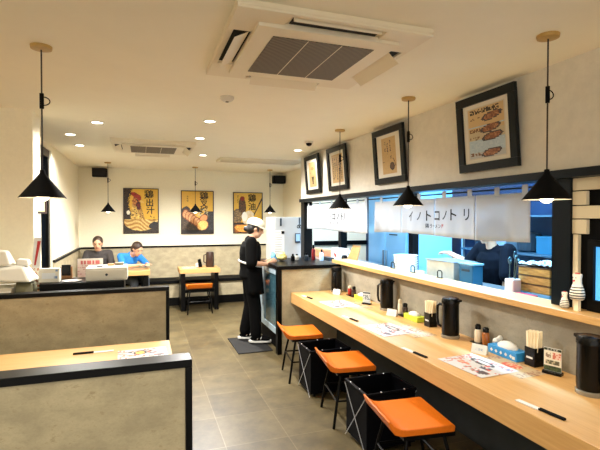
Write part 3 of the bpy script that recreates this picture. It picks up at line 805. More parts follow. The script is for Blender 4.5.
def make_card(label, x, y, rz):
    t = thing('price_card', label, 'card', (x, y, CT), rz, 'folded white cards on the counter')
    for s in (-1, 1):
        MB().hexa([(-.05, s*.02, 0), (.05, s*.02, 0), (.05, s*.019, 0), (-.05, s*.019, 0)], [(-.05, s*.001, .058), (.05, s*.001, .058), (.05, 0, .058), (-.05, 0, .058)]).build('leaf', WHITEP, t)
    m = MB()
    for k in range(3): m.box(-.03+.008*k, .028-.01*k, -.0215, -.0205, .012+.0, .0125)
    def f(a, b):
        zz = .027+b; yy = -.0205 + .0195*zz/.058
        return (a, yy-.0012, zz)
    m = MB(); add_text(m, 'ご注文', .018, f); m.build('lettering', mat('blue_ink', (110, 150, 190), .7), t)
    return t
k0 = make_card('small folded white card in front of the nearest sauce bottles', 2.05, 2.34, -PI/2+.45)
dup(k0, 'small folded white card in front of the middle condiment tray', (2.10, 3.50, CT), -PI/2+.45)
dup(k0, 'tiny folded white card at the far end of the counter before the farthest pitcher', (2.09, 4.68, CT), -PI/2+.45)

def make_tissue(label, x, y, rz, m, pattern):
    t = thing('tissue_box', label, 'tissue box', (x, y, CT), rz, 'tissue boxes on the counter')
    MB().box(-.12, .12, -.048, .048, 0, .055).build('box', m, t, bevel=.003)
    ti = MB(); n = 12
    ring = lambda r, z, w: [(r*math.cos(2*PI*k/n)*1.9, r*math.sin(2*PI*k/n)*(1+w*math.sin(5*2*PI*k/n)), z) for k in range(n)]
    rs = [ring(.040, .0555, .1), ring(.040, .068, .15), ring(.032, .080, .25), ring(.018, .090, .3), ring(.004, .096, .2)]
    v = [p for r in rs for p in r]; f = [(i*n+k, i*n+(k+1) % n, (i+1)*n+(k+1) % n, (i+1)*n+k) for i in range(4) for k in range(n)] + [tuple(range(n-1, -1, -1)), tuple(4*n+k for k in range(n))]
    ti.add(v, f).build('tissue', WHITEP, t, smooth=True)
    if pattern:
        q = MB()
        for k in range(5):
            x0 = -.085+.04*k; y0 = -.0492
            q.prism([(x0-.012, .026), (x0, .014), (x0+.012, .026), (x0, .038)], 1, y0-.0004, y0)
        q.box(.085, .108, -.0496, -.0492, .012, .03)
        q.build('print', WHITEP, t)
    return t
make_tissue('blue tissue box with white pattern, nearest on the counter', 2.175, 2.235, -PI/2, mat('blue_carton', (40, 136, 200), .5), True)
GREENY = mat('yellow_green_carton', (206, 216, 60), .5, c2=(170, 196, 50), scale=20)
k1 = make_tissue('yellow-green tissue packet beside the second nearest pitcher', 2.19, 3.29, -PI/2, GREENY, False)
k1.scale = (.85, .85, .8)
k2 = dup(k1, 'yellow-green tissue packet at the far end, left of the framed menu stand', (2.20, 4.28, CT))
def wad(label, x, y, s=1):
    m = MB()
    for k in range(5):
        a = k*1.3; m.ell((.012*math.cos(a)*s, .016*math.sin(a)*s, .026*s+.010*k*s), (.018*s, .014*s, .02*s), 10, 6)
    m.ell((0, 0, .014*s), (.024*s, .022*s, .014*s))
    o = blob(m, 'tissue_wad', WHITEP, None, .005, 2); o.location = (x, y, CT); return tag(o, label, 'tissue', 'white tissue wads')
wad('crumpled white tissue standing between the nearest sauce bottles and the blue tissue box', 2.235, 2.385, 1.1)
wad('crumpled white tissue behind the middle yellow-green packet', 2.235, 3.36, .9) if False else None

def make_holder(label, x, y, rz=0):
    t = thing('chopstick_holder', label, 'holder', (x, y, CT), rz, 'black chopstick holders')
    w, d, h, T = .036, .036, .11, .004
    MB().box(-w, w, -d, d, 0, T).box(-w, -w+T, -d, d, T, h).box(w-T, w, -d, d, T, h).box(-w+T, w-T, -d, -d+T, T, h).box(-w+T, w-T, d-T, d, T, h).build('cup', BLKP, t)
    MB().box(-w-.0006, -w, -.022, .022, .045, .056).build('label', WHITEP, t)
    return t
def sticks(holder_loc, rz, label0):
    m0 = None
    for i in range(12):
        a = (i//4-1)*.02; b = (i % 4-1.5)*.0165; ln = .155+.012*hsh(i, 3)
        if m0 is None:
            o = MB().box(-.008, .008, -.003, .003, 0, .20).build('paper_chopsticks', mat('cream_sleeve', (238, 222, 186), .7)); m0 = o
        else:
            o = m0.copy(); C.objects.link(o)
        o.location = (holder_loc[0]+a, holder_loc[1]+b, CT+.0045); o.rotation_euler = (-.05*(i % 4-1.5), .0+.04*(i//4-1), rz)
        tag(o, label0, 'chopsticks', label0)
make_holder('black holder of white-sleeved chopsticks beside the blue tissue box', 2.19, 2.045)
sticks((2.19, 2.045), PI/2, 'cream paper-sleeved chopsticks standing in the nearest black holder')
make_holder('black holder of chopsticks left of the second nearest pitcher', 2.19, 3.06)
sticks((2.19, 3.06), PI/2, 'cream paper-sleeved chopsticks standing in the black holder left of the second nearest pitcher')

def menu_stand(label, x, y, rz, w, h, green, grp='upright menu stands'):
    t = thing('menu_stand', label, 'menu stand', (x, y, CT), rz, grp)
    MB().box(-w/2-.004, w/2+.004, -.022, .022, 0, .016).build('base', BLKP, t, bevel=.002)
    MB().box(-w/2, w/2, -.0025, .0025, .0165, h).build('plate', WHITEP, t)
    def art(u, v):
        n = hsh(int(u*14), int(v*20), 9); c = (232, 224, 206)
        if green:
            if v > .88: c = (40, 52, 36)
            elif v < .22: c = (58, 72, 48) if n > .3 else (84, 96, 62)
            elif .55 < v < .82 and u > .5: c = (206, 120, 100) if n > .5 else (234, 200, 186)
            elif .58 < v < .78 and .1 < u < .42 and n > .35: c = (150, 130, 110)
            elif .28 < v < .48 and .08 < u < .92: c = (96, 90, 70) if n > .4 else (180, 170, 140)
        else:
            c = (196, 200, 196)
            if v > .85: c = (60, 70, 70)
            if .3 < v < .7 and n > .55: c = (100, 110, 110)
        return c
    printed('print', w-.002, h-.02, 20, 28, art, lambda a, b: (a, -.0031, (h+.0165)/2+b), t)
    if green:
        m = MB(); add_text(m, 'おすすめ', .015, lambda a, b: (a, -.0036, h*.93+b)); m.build('lettering', WHITEP, t)
    return t
menu_stand('green and white menu stand nearest, between the chopstick holder and the nearest pitcher', 2.165, 1.895, -PI/2+.35, .092, .145, True)
menu_stand('small grey menu stand on a black base beside the third nearest pitcher', 2.13, 4.04, -PI/2+.6, .085, .125, False)

# figurines on the ledge
def figurine(label, x, y, z, s, stand):
    t = thing('chicken_figurine', label, 'figurine', (x, y, z), 0, 'striped chicken figurines on the ledge')
    IV = mat('ivory_paint', (240, 232, 214), .4)
    prof = [(.0, 0), (.20, .01), (.27, .06), (.30, .22), (.27, .38), (.21, .54), (.17, .64), (.165, .80), (.19, .94), (.18, .99), (.0, 1.0)]
    MB().lathe([(max(r, .004)*.88*s, q*s) for r, q in [(r, q) for r, q in prof]], n=24).build('body', IV, t, smooth=True)
    st = MB()
    for k, (q, r) in enumerate(((.10, .290), (.20, .302), (.30, .296), (.40, .269), (.50, .232))):
        w = .025
        st.lathe([((r*.88+.004)*s, (q-w)*s), ((r*.88+.007)*s, q*s), ((r*.88+.001)*s, (q+w*.6)*s)], n=24, capb=False, capt=False)
    st.build('stripes', INK, t, smooth=True)
    cm = MB()
    for a in (-1, 0, 1): cm.ell((0, a*.06*s, 1.0*s), (.03*s, .04*s, .045*s), 8, 6)
    cm.build('comb', mat('comb_red', (190, 50, 40), .5), t, smooth=True)
    MB().hexa([(-.16*s, -.03*s, .78*s), (-.16*s, .03*s, .78*s), (-.16*s, .02*s, .72*s), (-.16*s, -.02*s, .72*s)], [(-.24*s, -.01*s, .74*s), (-.24*s, .01*s, .74*s), (-.24*s, .01*s, .71*s), (-.24*s, -.01*s, .71*s)]).build('beak', mat('comb_red', (0, 0, 0)), t)
    for a in (-1, 1): MB().ell((-.155*s, a*.06*s, .86*s), (.02*s, .018*s, .02*s), 8, 6).build('eye', INK, t)
    if stand: MB().box(-.011, .011, -.013, .013, -stand, -.0005).build('stand', CREAMP, t)
    return t
figurine('smaller striped chicken figurine standing on the ledge beside the black post', 2.245, 1.892, 1.086, .092, 0)
figurine('larger striped chicken figurine raised on a cream stand at the right end of the ledge', 2.25, 1.818, 1.144, .145, .058)

# ------------------------------------------------------------------ kitchen
o = MB().box(2.42, 3.05, .42, 4.9, .94, .98).box(2.44, 3.03, .44, 4.88, 0, .94).build('kitchen_worktop', STEEL); tag(o, 'long steel kitchen worktop behind the serving ledge', 'worktop')
WT = .981
o = MB().box(2.45, 3.0, 5.25, 6.98, .94, .98).box(2.47, 2.98, 5.27, 6.96, 0, .94).build('prep_table', STEEL); tag(o, 'steel prep table behind the far white curtain, holding boxes', 'table')
# tall steel refrigerator, blue reflection put into its colour
t = thing('kitchen_refrigerator', 'tall steel kitchen refrigerator with painted-in blue reflection, between the two white curtains', 'refrigerator', (3.42, 5.36, 0))
MB().box(-.28, .38, -.50, .50, .05, 2.05).build('cabinet', KBLUE, t)
MB().box(-.31, -.285, -.49, -.005, .12, 2.03).build('door', KBLUE, t, bevel=.006)
MB().box(-.31, -.285, .005, .49, .12, 2.03).build('door', KBLUE, t, bevel=.006)
for y in (-.04, .04): MB().box(-.335, -.312, y-.008, y+.008, .9, 1.15).build('handle', STEEL, t)
MB().box(-.26, .36, -.48, .48, 0, .05).build('base', BLACK, t)
MB().box(-.3105-.004, -.3105, -.30, -.10, 1.36, 1.375).build('nameplate', KDARK, t)
struct('trim_10', MB().box(2.95, 3.03, 4.47, 4.56, 0.98, H), BLACKM)
# bowls
t0 = None
for k in range(8):
    z = WT + k*.024
    if t0 is None:
        o = MB().lathe([(.055, 0), (.06, .004), (.105, .022), (.13, .05), (.125, .05), (.10, .028), (.05, .012)], n=32).build('ramen_bowl', CERAM, smooth=True); t0 = o
    else:
        o = t0.copy(); C.objects.link(o)
    o.location = (2.62, 4.10, z)
    tag(o, 'white bowl in the tall stack on the kitchen worktop, right of the blue-tinted refrigerator', 'bowl', 'white bowls stacked in the kitchen')
# steel stock pot + teal bin
t = thing('steel_container', 'square steel container right of the stack of bowls', 'container', (2.72, 3.50, WT))
MB().box(-.12, .12, -.20, .20, 0, .01).box(-.12, -.11, -.20, .20, .01, .21).box(.11, .12, -.20, .20, .01, .21).box(-.11, .11, -.20, -.19, .01, .21).box(-.11, .11, .19, .20, .01, .21).build('body', mat('warm_steel', (206, 200, 186), .3, metal=.5, var=.2, scale=8), t)
MB().box(-.13, .13, -.21, .21, .2105, .218).build('lid', STEEL, t)
t = thing('noodle_box', 'teal blue box beside the kitchen cook, right of the steel container', 'box', (2.76, 3.18, WT))
TEAL = mat('teal_plastic', (20, 84, 112), .45)
MB().box(-.13, -.02, -.085, .085, 0, .205).build('body', TEAL, t, bevel=.006)
MB().box(-.137, -.013, -.092, .092, .2055, .222).build('lid', mat('teal_lid', (120, 160, 172), .4), t, bevel=.004)
MB().box(-.134, -.131, -.05, .05, .15, .17).build('handle', KDARK, t)
def holder_clip(label, x, y):
    m = MB().tube([(0, -.03, 0), (0, -.03, .05), (0, -.015, .062), (0, .015, .062), (0, .03, .05), (0, .03, 0)], .005, 6).box(-.012, .012, -.034, .034, 0, .003)
    o = m.build('wire_stand', BLACK, smooth=True); o.location = (x, y, 1.0855); return tag(o, label, 'stand', 'small black wire stands')
holder_clip('small black wire stand on the ledge before the steel container', 2.37, yx(440, 2.37))
holder_clip('small black wire stand on the ledge before the white bowls, next to the cup', 2.37, yx(413, 2.37))
holder_clip('small black wire stand on the ledge left of the white bowls', 2.37, yx(393, 2.37))
t = thing('white_cup', 'small white cup between the bowls and the steel container', 'cup', (2.47, yx(420, 2.47), WT))
MB().lathe([(.03, 0), (.04, .01), (.045, .11), (.041, .11), (.036, .015)], n=20).build('cup', CERAM, t, smooth=True)
# utensil pot
t = thing('utensil_pot', 'white pot holding kitchen tools, left of the wooden noodle trays', 'pot', (2.55, 2.575, WT))
MB().box(-.04, .04, -.042, .042, 0, .17).build('pot', CERAM, t, bevel=.01)
for k, (a, b, L, n) in enumerate(((-.01, -.03, .17, 'ladle'), (.01, .0, .2, 'ladle'), (.0, .03, .15, 'ladle'))):
    m = MB().tube([(a, b, .1705), (a+.01, b+.01*(k-1), .17+L*.8)], .004, 6).ell((a+.01, b+.01*(k-1), .17+L*.86), (.02, .006, .028), 10, 6)
    o = m.build('kitchen_ladle', mat('ladle_metal', (120, 150, 160), .25, metal=.8), smooth=True); o.location = (2.55, 2.575, WT+.0005); tag(o, ['dark kitchen tool at the right of the white pot', 'tallest kitchen tool in the middle of the white pot', 'shortest kitchen tool at the left of the white pot'][k], 'ladle', 'kitchen tools in the white pot')
o = MB().box(-.06, .06, -.08, .08, 0, .03).build('red_packet', mat('pink_red', (200, 40, 80), .5), bevel=.008); o.location = (2.48, 2.42, WT+.055); tag(o, 'small pink-red packet before the wooden noodle trays', 'packet')
o = MB().box(-.055, .055, -.075, .075, 0, .054).build('packet_base', KDARK); o.location = (2.48, 2.42, WT); tag(o, 'dark low box under the pink-red packet', 'box')
# wooden noodle trays
TRW = mat('tray_wood', (214, 176, 96), .6, c2=(160, 122, 58), scale=10, stretch=(1, 1, 8))
o = MB().box(-.16, .16, -.155, .155, 0, .085).build('blue_crate', BLUEG, bevel=.005); o.location = (2.74, 2.44, WT); tag(o, 'pale blue crate under the stack of wooden noodle trays', 'crate')
f0 = None
for k, lab in enumerate(('wooden noodle tray at the bottom of the stack in the kitchen', 'wooden noodle tray in the middle of the stack in the kitchen', 'wooden noodle tray on top of the stack, under the clear wrap')):
    t = thing('noodle_tray', lab, 'tray', (2.74, 2.44, WT+.0855+k*.060), 0, 'wooden noodle trays')
    MB().box(-.14, .14, -.135, .135, 0, .050).build('box', TRW, t, bevel=.004)
    MB().box(-.145, .145, -.14, .14, .0505, .0585).build('rim', mat('tray_rim', (96, 70, 36), .6), t)
m = MB()
vs = []; n = 12
for j in range(n+1):
    for i in range(n+1):
        vs.append(((i/n-.5)*.28, (j/n-.5)*.27, .02+.014*hsh(i, j)+.012*math.sin(i*1.3)*math.sin(j*1.7)))
m.add(vs, [(j*(n+1)+i, j*(n+1)+i+1, (j+1)*(n+1)+i+1, (j+1)*(n+1)+i) for j in range(n) for i in range(n)])
o = m.build('plastic_wrap', mat('pale_wrap', (190, 214, 226), .2, coat=.5), smooth=False); o.location = (2.74, 2.44, WT+.0855+3*.060-.004); sm = o.modifiers.new('thickness', 'SOLIDIFY'); sm.thickness = .004
tag(o, 'crinkled pale plastic wrap lying over the top noodle tray', 'wrap')
# shelving and equipment at the kitchen's far side
t = thing('kitchen_shelf', 'dark metal kitchen shelf against the blue kitchen wall', 'shelf', (3.98, 3.62, 0))
for y in (-1.0, 1.0): 
    for x in (-.2, .2): MB().box(x-.015, x+.015, y-.015, y+.015, 0, 1.75).build('upright', STEEL, t)
for z in (.85, 1.2, 1.6): MB().box(-.22, .22, -1.03, 1.03, z, z+.02).build('shelf_board', mat('shelf_steel', (70, 100, 120), .4, metal=.5), t)
random.seed(3)
labs = ['dark pot at the far end of the kitchen shelf', 'grey box next to the dark pot on the kitchen shelf', 'dark round tin in the middle of the kitchen shelf', 'teal box on the middle of the kitchen shelf', 'dark pan on the near half of the kitchen shelf', 'blue box at the near end of the kitchen shelf']
for k in range(6):
    y = 4.46-k*.33; m = MB()
    if k % 2 == 0: m.lathe([(.10, 0), (.12, .02), (.12, .14+.03*(k % 3)), (.115, .14+.03*(k % 3)), (.05, .15+.03*(k % 3))], n=20)
    else: m.box(-.12, .12, -.12, .12, 0, .16+.04*(k % 3)).box(-.125, .125, -.125, .125, .16+.04*(k % 3), .18+.04*(k % 3))
    o = m.build(['stock_pot', 'storage_box'][k % 2], [KDARK, mat('shelf_box', (120, 140, 156), .5), KDARK, TEAL, KDARK, TEAL][k], smooth=False); o.location = (3.98, y, 1.2205)
    tag(o, labs[k], ['pot', 'box'][k % 2])
t = thing('gas_range', 'dark gas range with pots along the kitchen side, below the shelf', 'range', (3.72, 2.3, 0))
MB().box(-.22, .18, -.25, .25, .05, .95).build('body', KDARK, t, bevel=.01)
for y in (-.0,): MB().lathe([(.14, .951), (.14, .965), (.11, .97)], (-.02, y, 0), 20).build('burner', BLACK, t)
MB().box(-.2, .16, -.23, .23, 0, .05).build('plinth', BLACK, t)
o = MB().lathe([(.15, 0), (.17, .02), (.17, .28), (.165, .28), (.15, .03)], n=28).build('stock_pot', STEEL, smooth=True); o.location = (3.70, 2.3, .9705); tag(o, 'large steel stock pot on the gas range in the kitchen', 'pot')
tag(MB().tube([(3.3, 3.05, 2.1), (3.3, 4.4, 2.1)], .012, 8).build('ceiling_pipe', STEEL), 'thin steel pipe high in the kitchen', 'pipe') if False else None

# boxes behind the far curtain
def kbox(name, lab, cat, x, u0, u1, z0, z1, d, m, marks=None):
    ya, yb = yx(u0, x), yx(u1, x)
    t = thing(name, lab, cat, (x, (ya+yb)/2, z0))
    MB().box(0, d, -(ya-yb)/2, (ya-yb)/2, 0, z1-z0).build('carton', m, t, bevel=.004)
    if marks: marks(t, ya-yb, z1-z0)
    return t
def redmark(t, w, h):
    m = MB().prism([(-w*.2, h*.35), (.0, h*.3), (w*.1, h*.45), (w*.22, h*.8), (w*.1, h*.62), (-w*.1, h*.55)], 0, -.002, -.0005); m.build('logo', REDINK, t)
kbox('white_carton', 'white carton with a red mark behind the far curtain', 'box', 2.58, 331, 339.5, WT, 1.155, .16, WHITEP, redmark)
kbox('blue_packet', 'pale blue packet right of the white carton with the red mark', 'packet', 2.60, 341.2, 347.5, WT, 1.12, .12, mat('pale_blue_wrap', (196, 216, 236), .5))
kbox('orange_carton', 'orange and pink carton left of the white carton behind the far curtain', 'box', 2.6, 311, 324, WT, 1.095, .14, mat('orange_carton', (232, 170, 110), .6, c2=(226, 120, 90), scale=18))
kbox('dark_pan', 'low dark pan before the orange carton', 'pan', 2.46, 322, 329, WT, 1.03, .08, KDARK)
t = thing('cutting_board', 'pale wooden cutting board leaning upright in the kitchen before the blue-tinted refrigerator', 'board', (2.56, 5.31, WT))
MB().hexa([(0, .16, 0), (.02, .16, 0), (.02, -.14, 0), (0, -.14, 0)], [(.09, .10, .25), (.11, .10, .25), (.11, -.10, .25), (.09, -.10, .25)]).build('board', WOODE, t, bevel=.003)
t = thing('tape_dispenser', 'small black dispenser in front of the wooden cutting board', 'dispenser', (2.50, 5.36, WT))
MB().box(-.03, .03, -.05, .05, 0, .06).lathe([(.04, .0605), (.04, .09), (.03, .12)], n=14).build('body', BLKP, t, bevel=.004)
MB().tube([(-.031, -.04, .03), (-.05, 0, .06), (-.031, .04, .03)], .006, 6).build('handle', BLKP, t)

# things on the cooler top
CK = 1.031
m = MB().ell((0, 0, .05), (.07, .11, .05)).ell((.02, .04, .09), (.04, .05, .03)).ell((-.01, -.05, .085), (.04, .05, .025))
o = blob(m, 'yellow_bag', mat('yellow_plastic_bag', (226, 204, 110), .3, c2=(200, 190, 140), scale=20), None, .008, 2); o.location = (1.72, 5.62, CK); tag(o, 'crumpled yellow plastic bag on the cooler top beside the worker', 'bag')
def small_bottle(lab, x, y, h, m, capm=BLKP):
    t = thing('dispenser_bottle', lab, 'bottle', (x, y, CK), 0, 'small bottles on the cooler top')
    MB().lathe([(.022, 0), (.026, .006), (.026, h*.65), (.012, h*.75)], n=16).build('body', m, t, smooth=True)
    MB().lathe([(.012, h*.752), (.014, h*.8), (.012, h)], n=12).build('cap', capm, t, smooth=True)
small_bottle('small dark bottle right of the yellow bag', 1.85, 5.55, .09, BLKP)
small_bottle('small pale bottle in the middle of the cooler top', 1.93, 5.62, .08, WHITE)
small_bottle('small dark bottle before the fridge on the cooler top', 2.02, 5.5, .10, KDARK)
small_bottle('tall dark red bottle at the right of the cooler top near the black post', 2.14, 5.56, .20, mat('wine_red', (110, 20, 26), .2))
small_bottle('pale blue bottle at the right end of the cooler top', 2.20, 5.42, .15, mat('pale_blue_wrap', (0, 0, 0)))

# white fridge
t = thing('refrigerator', 'white refrigerator with notices, to the right of the standing worker', 'refrigerator', (2.19, 7.07, 0))
MB().box(-.22, .23, -.24, .28, .04, 1.60).build('cabinet', mat('white_enamel', (172, 175, 174), .35), t, bevel=.008)
MB().box(-.22, .23, -.268, -.243, .62, 1.60).build('door', mat('white_enamel', (0, 0, 0)), t, bevel=.006)
MB().box(-.22, .23, -.268, -.243, .06, .61).build('door', mat('white_enamel', (0, 0, 0)), t, bevel=.006)
MB().box(-.235, -.222, -.262, -.20, .95, 1.28).build('handle', mat('pale_steel', (0, 0, 0)), t)
MB().box(-.2, .21, -.22, .26, 0, .04).build('base', BLACK, t)
FY = 6.8013
t = thing('notice_sheet', 'white notice sheet with lines of writing on the refrigerator door', 'notice', (2.04, FY, 1.16))
MB().box(-.085, .085, -.0005, .0005, -.23, .23).build('paper', WHITEP, t)
m = MB()
for k in range(11): m.box(-.07, .01+.05*hsh(k, 2), -.0012, -.0007, .19-k*.037, .196-k*.037)
m.build('writing', mat('grey_ink', (120, 118, 112), .8), t)
o = MB().box(-.024, .024, -.006, .0, -.024, .024).build('magnet', BLKP, bevel=.002); o.location = (2.10, FY-.003, 1.355); tag(o, 'square black magnet holding the notice on the refrigerator', 'magnet')
t = thing('scissors', 'black-handled scissors hanging at the upper right of the refrigerator door', 'scissors', (2.375, FY-.006, 1.50))
for s in (-1, 1):
    MB().tube([(s*.004, 0, .09), (s*.004, 0, .0), (-s*.012, 0, -.03)], .005, 6).build('blade', KDARK, t)
    MB().tube([(-s*.02+.018*math.cos(a*PI/6), -.002, -.055+.022*math.sin(a*PI/6)) for a in range(13)], .005, 6).build('handle', BLKP, t)
o = MB().box(-.014, .014, -.012, 0, -.06, .06).build('pen_clip', KDARK, bevel=.003); o.location = (2.065, FY-.001, 1.52); tag(o, 'dark pen hanging at the upper left of the refrigerator door', 'pen')
t = thing('timer', 'pale blue faced kitchen timer on the refrigerator door below the scissors', 'timer', (2.345, FY-.001, 1.265))
MB().box(-.045, .045, -.02, 0, -.075, .075).build('case', KDARK, t, bevel=.004)
MB().box(-.034, .034, -.022, -.0205, -.05, .062).build('screen', mat('timer_screen', (150, 186, 220), .2), t)
# floor mat
o = MB().box(1.05, 1.47, 5.15, 5.85, 0, .012).build('floor_mat', mat('black_rubber', (16, 15, 15), .8, var=.3, scale=80), bevel=.004); tag(o, 'black rubber floor mat under the standing worker', 'mat')

# back table set
BTZ = .7205
t = thing('water_pitcher', 'dark brown water pitcher on the small back table', 'pitcher', (1.13, 8.02, BTZ), 0)
MB().lathe([(.07, 0), (.075, .01), (.07, .24), (.06, .265), (.03, .27)], n=24).build('body', mat('dark_brown_plastic', (54, 34, 24), .35), t, smooth=True)
MB().tube([(-.065, 0, .22), (-.105, 0, .21), (-.108, 0, .09), (-.07, 0, .07)], .011, 8).build('handle', mat('dark_brown_plastic', (0, 0, 0)), t, smooth=True)
t = thing('chopstick_holder', 'slanted black chopstick holder left of the brown pitcher on the back table', 'holder', (.965, 8.02, BTZ))
MB().hexa([(-.03, -.03, 0), (.03, -.03, 0), (.03, .03, 0), (-.03, .03, 0)], [(-.05, -.03, .13), (.0, -.03, .15), (.0, .03, .15), (-.05, .03, .13)]).build('cup', BLKP, t)
MB().box(-.05, -.02, -.015, .015, .1505, .18).build('sticks', WHITEP, t) if False else None
o = wad('white tissue on the small back table beside the chopstick holder', .895, 7.98, 1.0); o.location = (.895, 7.98, BTZ)
sheet('menu_sheet', 'white menu sheet lying on the small back table', .76, 8.02, .22, .3, .05, art_menu_white, BTZ, G)

# ------------------------------------------------------------------ register counter
t = thing('register_counter', 'black-topped register counter behind the far booth partition', 'counter', (-.8, 4.03, 0))
MB().box(-1.9, .66, -.23, .225, .90, .94).build('lower_top', BLACK, t)
MB().box(-1.88, .64, -.2, .2, 0, .90).build('cabinet', BLACKM, t)
MB().box(.055, .66, -.13, .225, .941, 1.085).build('raised_shelf', BLACK, t, bevel=.003)
RT = 1.0855
t = thing('cash_till', 'white cash drawer with a keyhole on the black register counter', 'till', (-.272, 4.07, RT))
MB().box(-.155, .155, -.13, .14, 0, .105).build('case', WHITE, t, bevel=.006)
MB().box(-.14, .14, -.136, -.131, .015, .088).build('drawer_front', WHITE, t, bevel=.002)
MB().lathe([(.010, 0), (.010, .006)], n=14).build('lock', KDARK, t); t.children[-1].location = (.0, -.137, .05); t.children[-1].rotation_euler = (PI/2, 0, 0)
def small_item(name, lab, cat, x, y, z, w, d, h, m):
    o = MB().box(-w/2, w/2, -d/2, d/2, 0, h).build(name, m, bevel=.003); o.location = (x, y, z); return tag(o, lab, cat)
DT = RT+.1055
small_item('orange_card', 'small orange card lying on top of the white cash drawer', 'card', -.25, 4.12, DT, .05, .06, .014, mat('orange_carton', (0, 0, 0)))
small_item('stamp_box', 'small white and grey box on the right of the cash drawer top', 'box', -.185, 4.14, DT, .07, .05, .022, mat('grey_plastic', (0, 0, 0)))
small_item('tape_roll', 'dark flat roll on the left of the cash drawer top', 'roll', -.33, 4.03, DT, .05, .03, .008, KDARK)
o = MB().lathe([(.06, 0), (.075, .008), (.07, .008), (.05, .003)], n=24).build('coin_dish', CERAM, smooth=True); o.location = (-.53, 3.99, RT); tag(o, 'small white coin dish left of the cash drawer', 'dish')
t = thing('card_terminal', 'white card payment terminal between the leaflets and the pink sign', 'terminal', (-.69, 4.0, RT), -.06)
MB().hexa([(-.075, -.03, 0), (.075, -.03, 0), (.075, .04, 0), (-.075, .04, 0)], [(-.075, -.015, .11), (.075, -.015, .11), (.075, .03, .11), (-.075, .03, .11)]).build('case', WHITE, t, bevel=.006)
def onface(a, b): return (a, -.0305 + .015*b/.11, b)
q = MB(); q.quad(onface(-.05, .03), onface(.045, .03), onface(.045, .075), onface(-.05, .075)); q.build('screen', mat('pale_screen', (214, 220, 226), .3), t)
q = MB(); q.quad(onface(.035, .03), onface(.06, .03), onface(.06, .05), onface(.035, .05)); q.quad(onface(.045, .085), onface(.062, .085), onface(.062, .1), onface(.045, .1)); q.build('buttons', mat('mid_blue', (110, 140, 180), .4), t)
# pink sign
t = thing('pink_notice', 'pink and white printed notice standing behind the cash drawer', 'notice', (-.42, 4.222, RT))
def art_pink(u, v):
    n = hsh(int(u*22), int(v*22), 4); c = mix((244, 214, 206), (238, 226, 220), v)
    if .72 < v < .92 and .12 < u < .9 and (u*9) % 1 > .3: c = (214, 110, 110)
    if .15 < v < .65 and (v*9) % 1 > .55 and n > .4: c = (216, 160, 160)
    return c
MB().box(-.10, .10, -.002, .002, 0, .16).build('board', WHITEP, t)
printed('print', .196, .156, 24, 20, art_pink, lambda a, b: (a, -.0026, .08+b), t)
MB().box(-.03, .03, .0025, .02, 0, .03).build('foot', BLACK, t)
# brown wooden frame with black panel
t = thing('tablet_stand', 'small black panel in a brown wooden stand behind the register counter', 'stand', (-.60, 4.20, RT))
MB().box(-.045, -.035, -.02, .02, 0, .10).box(.035, .045, -.02, .02, 0, .10).box(-.035, .035, -.02, .02, 0, .025).build('frame', BROWNW, t)
MB().box(-.0345, .0345, -.01, .01, .0255, .115).build('panel', BLKP, t)
# leaflets
def leaf(u, v):
    n = hsh(int(u*12), int(v*18), 6); c = (236, 226, 206)
    if n > .72: c = (190, 110, 70)
    if n < .1: c = (120, 80, 50)
    return c
t = thing('leaflet_rack', 'patterned leaflets standing at the foot of the left pillar', 'leaflets', (-.825, 4.13, .9405))
MB().box(-.06, .06, -.03, .03, 0, .05).build('base', OFFW, t)
MB().box(-.055, .055, .0, .006, .0505, .25).build('sheet', WHITEP, t)
printed('print', .108, .19, 14, 20, leaf, lambda a, b: (a, -.0006, .15+b), t)
t = thing('leaflet', 'tall white leaflet with a red stroke leaning against the left pillar', 'leaflet', (-.845, 4.22, .9405))
MB().hexa([(-.03, 0, 0), (.03, 0, 0), (.03, .004, 0), (-.03, .004, 0)], [(-.0, .03, .49), (.055, .03, .49), (.055, .034, .49), (-.0, .034, .49)]).build('sheet', WHITEP, t)
MB().hexa([(.0, .0145, .26), (.012, .0145, .26), (.012, .0155, .26), (.0, .0155, .26)], [(.025, .0245, .46), (.05, .0245, .46), (.05, .0255, .46), (.025, .0255, .46)]).build('stroke', REDINK, t)
# register machine
t = thing('cash_register', 'bulky white cash register and printer at the left edge behind the far partition', 'cash register', (-1.0, 3.98, .9405))
MB().prism([(-.16, 0), (.16, 0), (.16, .13), (-.10, .13), (-.16, .10)], 0, -.30, .085).build('printer_body', WHITE, t, bevel=.012)
MB().hexa([(-.32, -.13, .20), (.21, -.13, .165), (.23, .12, .165), (-.32, .12, .20)], [(-.32, -.09, .265), (.15, -.06, .285), (.15, .12, .275), (-.32, .12, .29)]).build('keyboard_hood', WHITE, t, bevel=.02)
MB().hexa([(-.32, -.04, .295), (.06, -.04, .29), (.07, .1, .29), (-.32, .1, .295)], [(-.32, .0, .42), (.02, .0, .40), (.03, .06, .40), (-.32, .06, .42)]).build('monitor', WHITE, t, bevel=.014)
MB().hexa([(.085, -.03, .29), (.18, -.03, .285), (.18, .08, .285), (.085, .08, .29)], [(.09, .0, .34), (.165, .0, .33), (.165, .06, .33), (.09, .06, .34)]).build('receipt_cover', WHITE, t, bevel=.01)
MB().hexa([(.088, -.12, .0), (.22, -.12, 0), (.22, .1, 0), (.088, .1, 0)], [(.088, -.02, .16), (.2, -.06, .15), (.2, .1, .15), (.088, .1, .16)]).build('mouth', mat('olive_shadow', (120, 116, 88), .5), t, bevel=.006)  # shadow in the register's mouth put into the olive colour
MB().box(.10, .18, -.145, -.124, .03, .08).build('tray', mat('olive_pale', (196, 190, 158), .5), t)
for k in range(3): MB().box(-.28+.05*k, -.25+.05*k, -.168, -.161, .06, .07).build('button', KDARK, t)

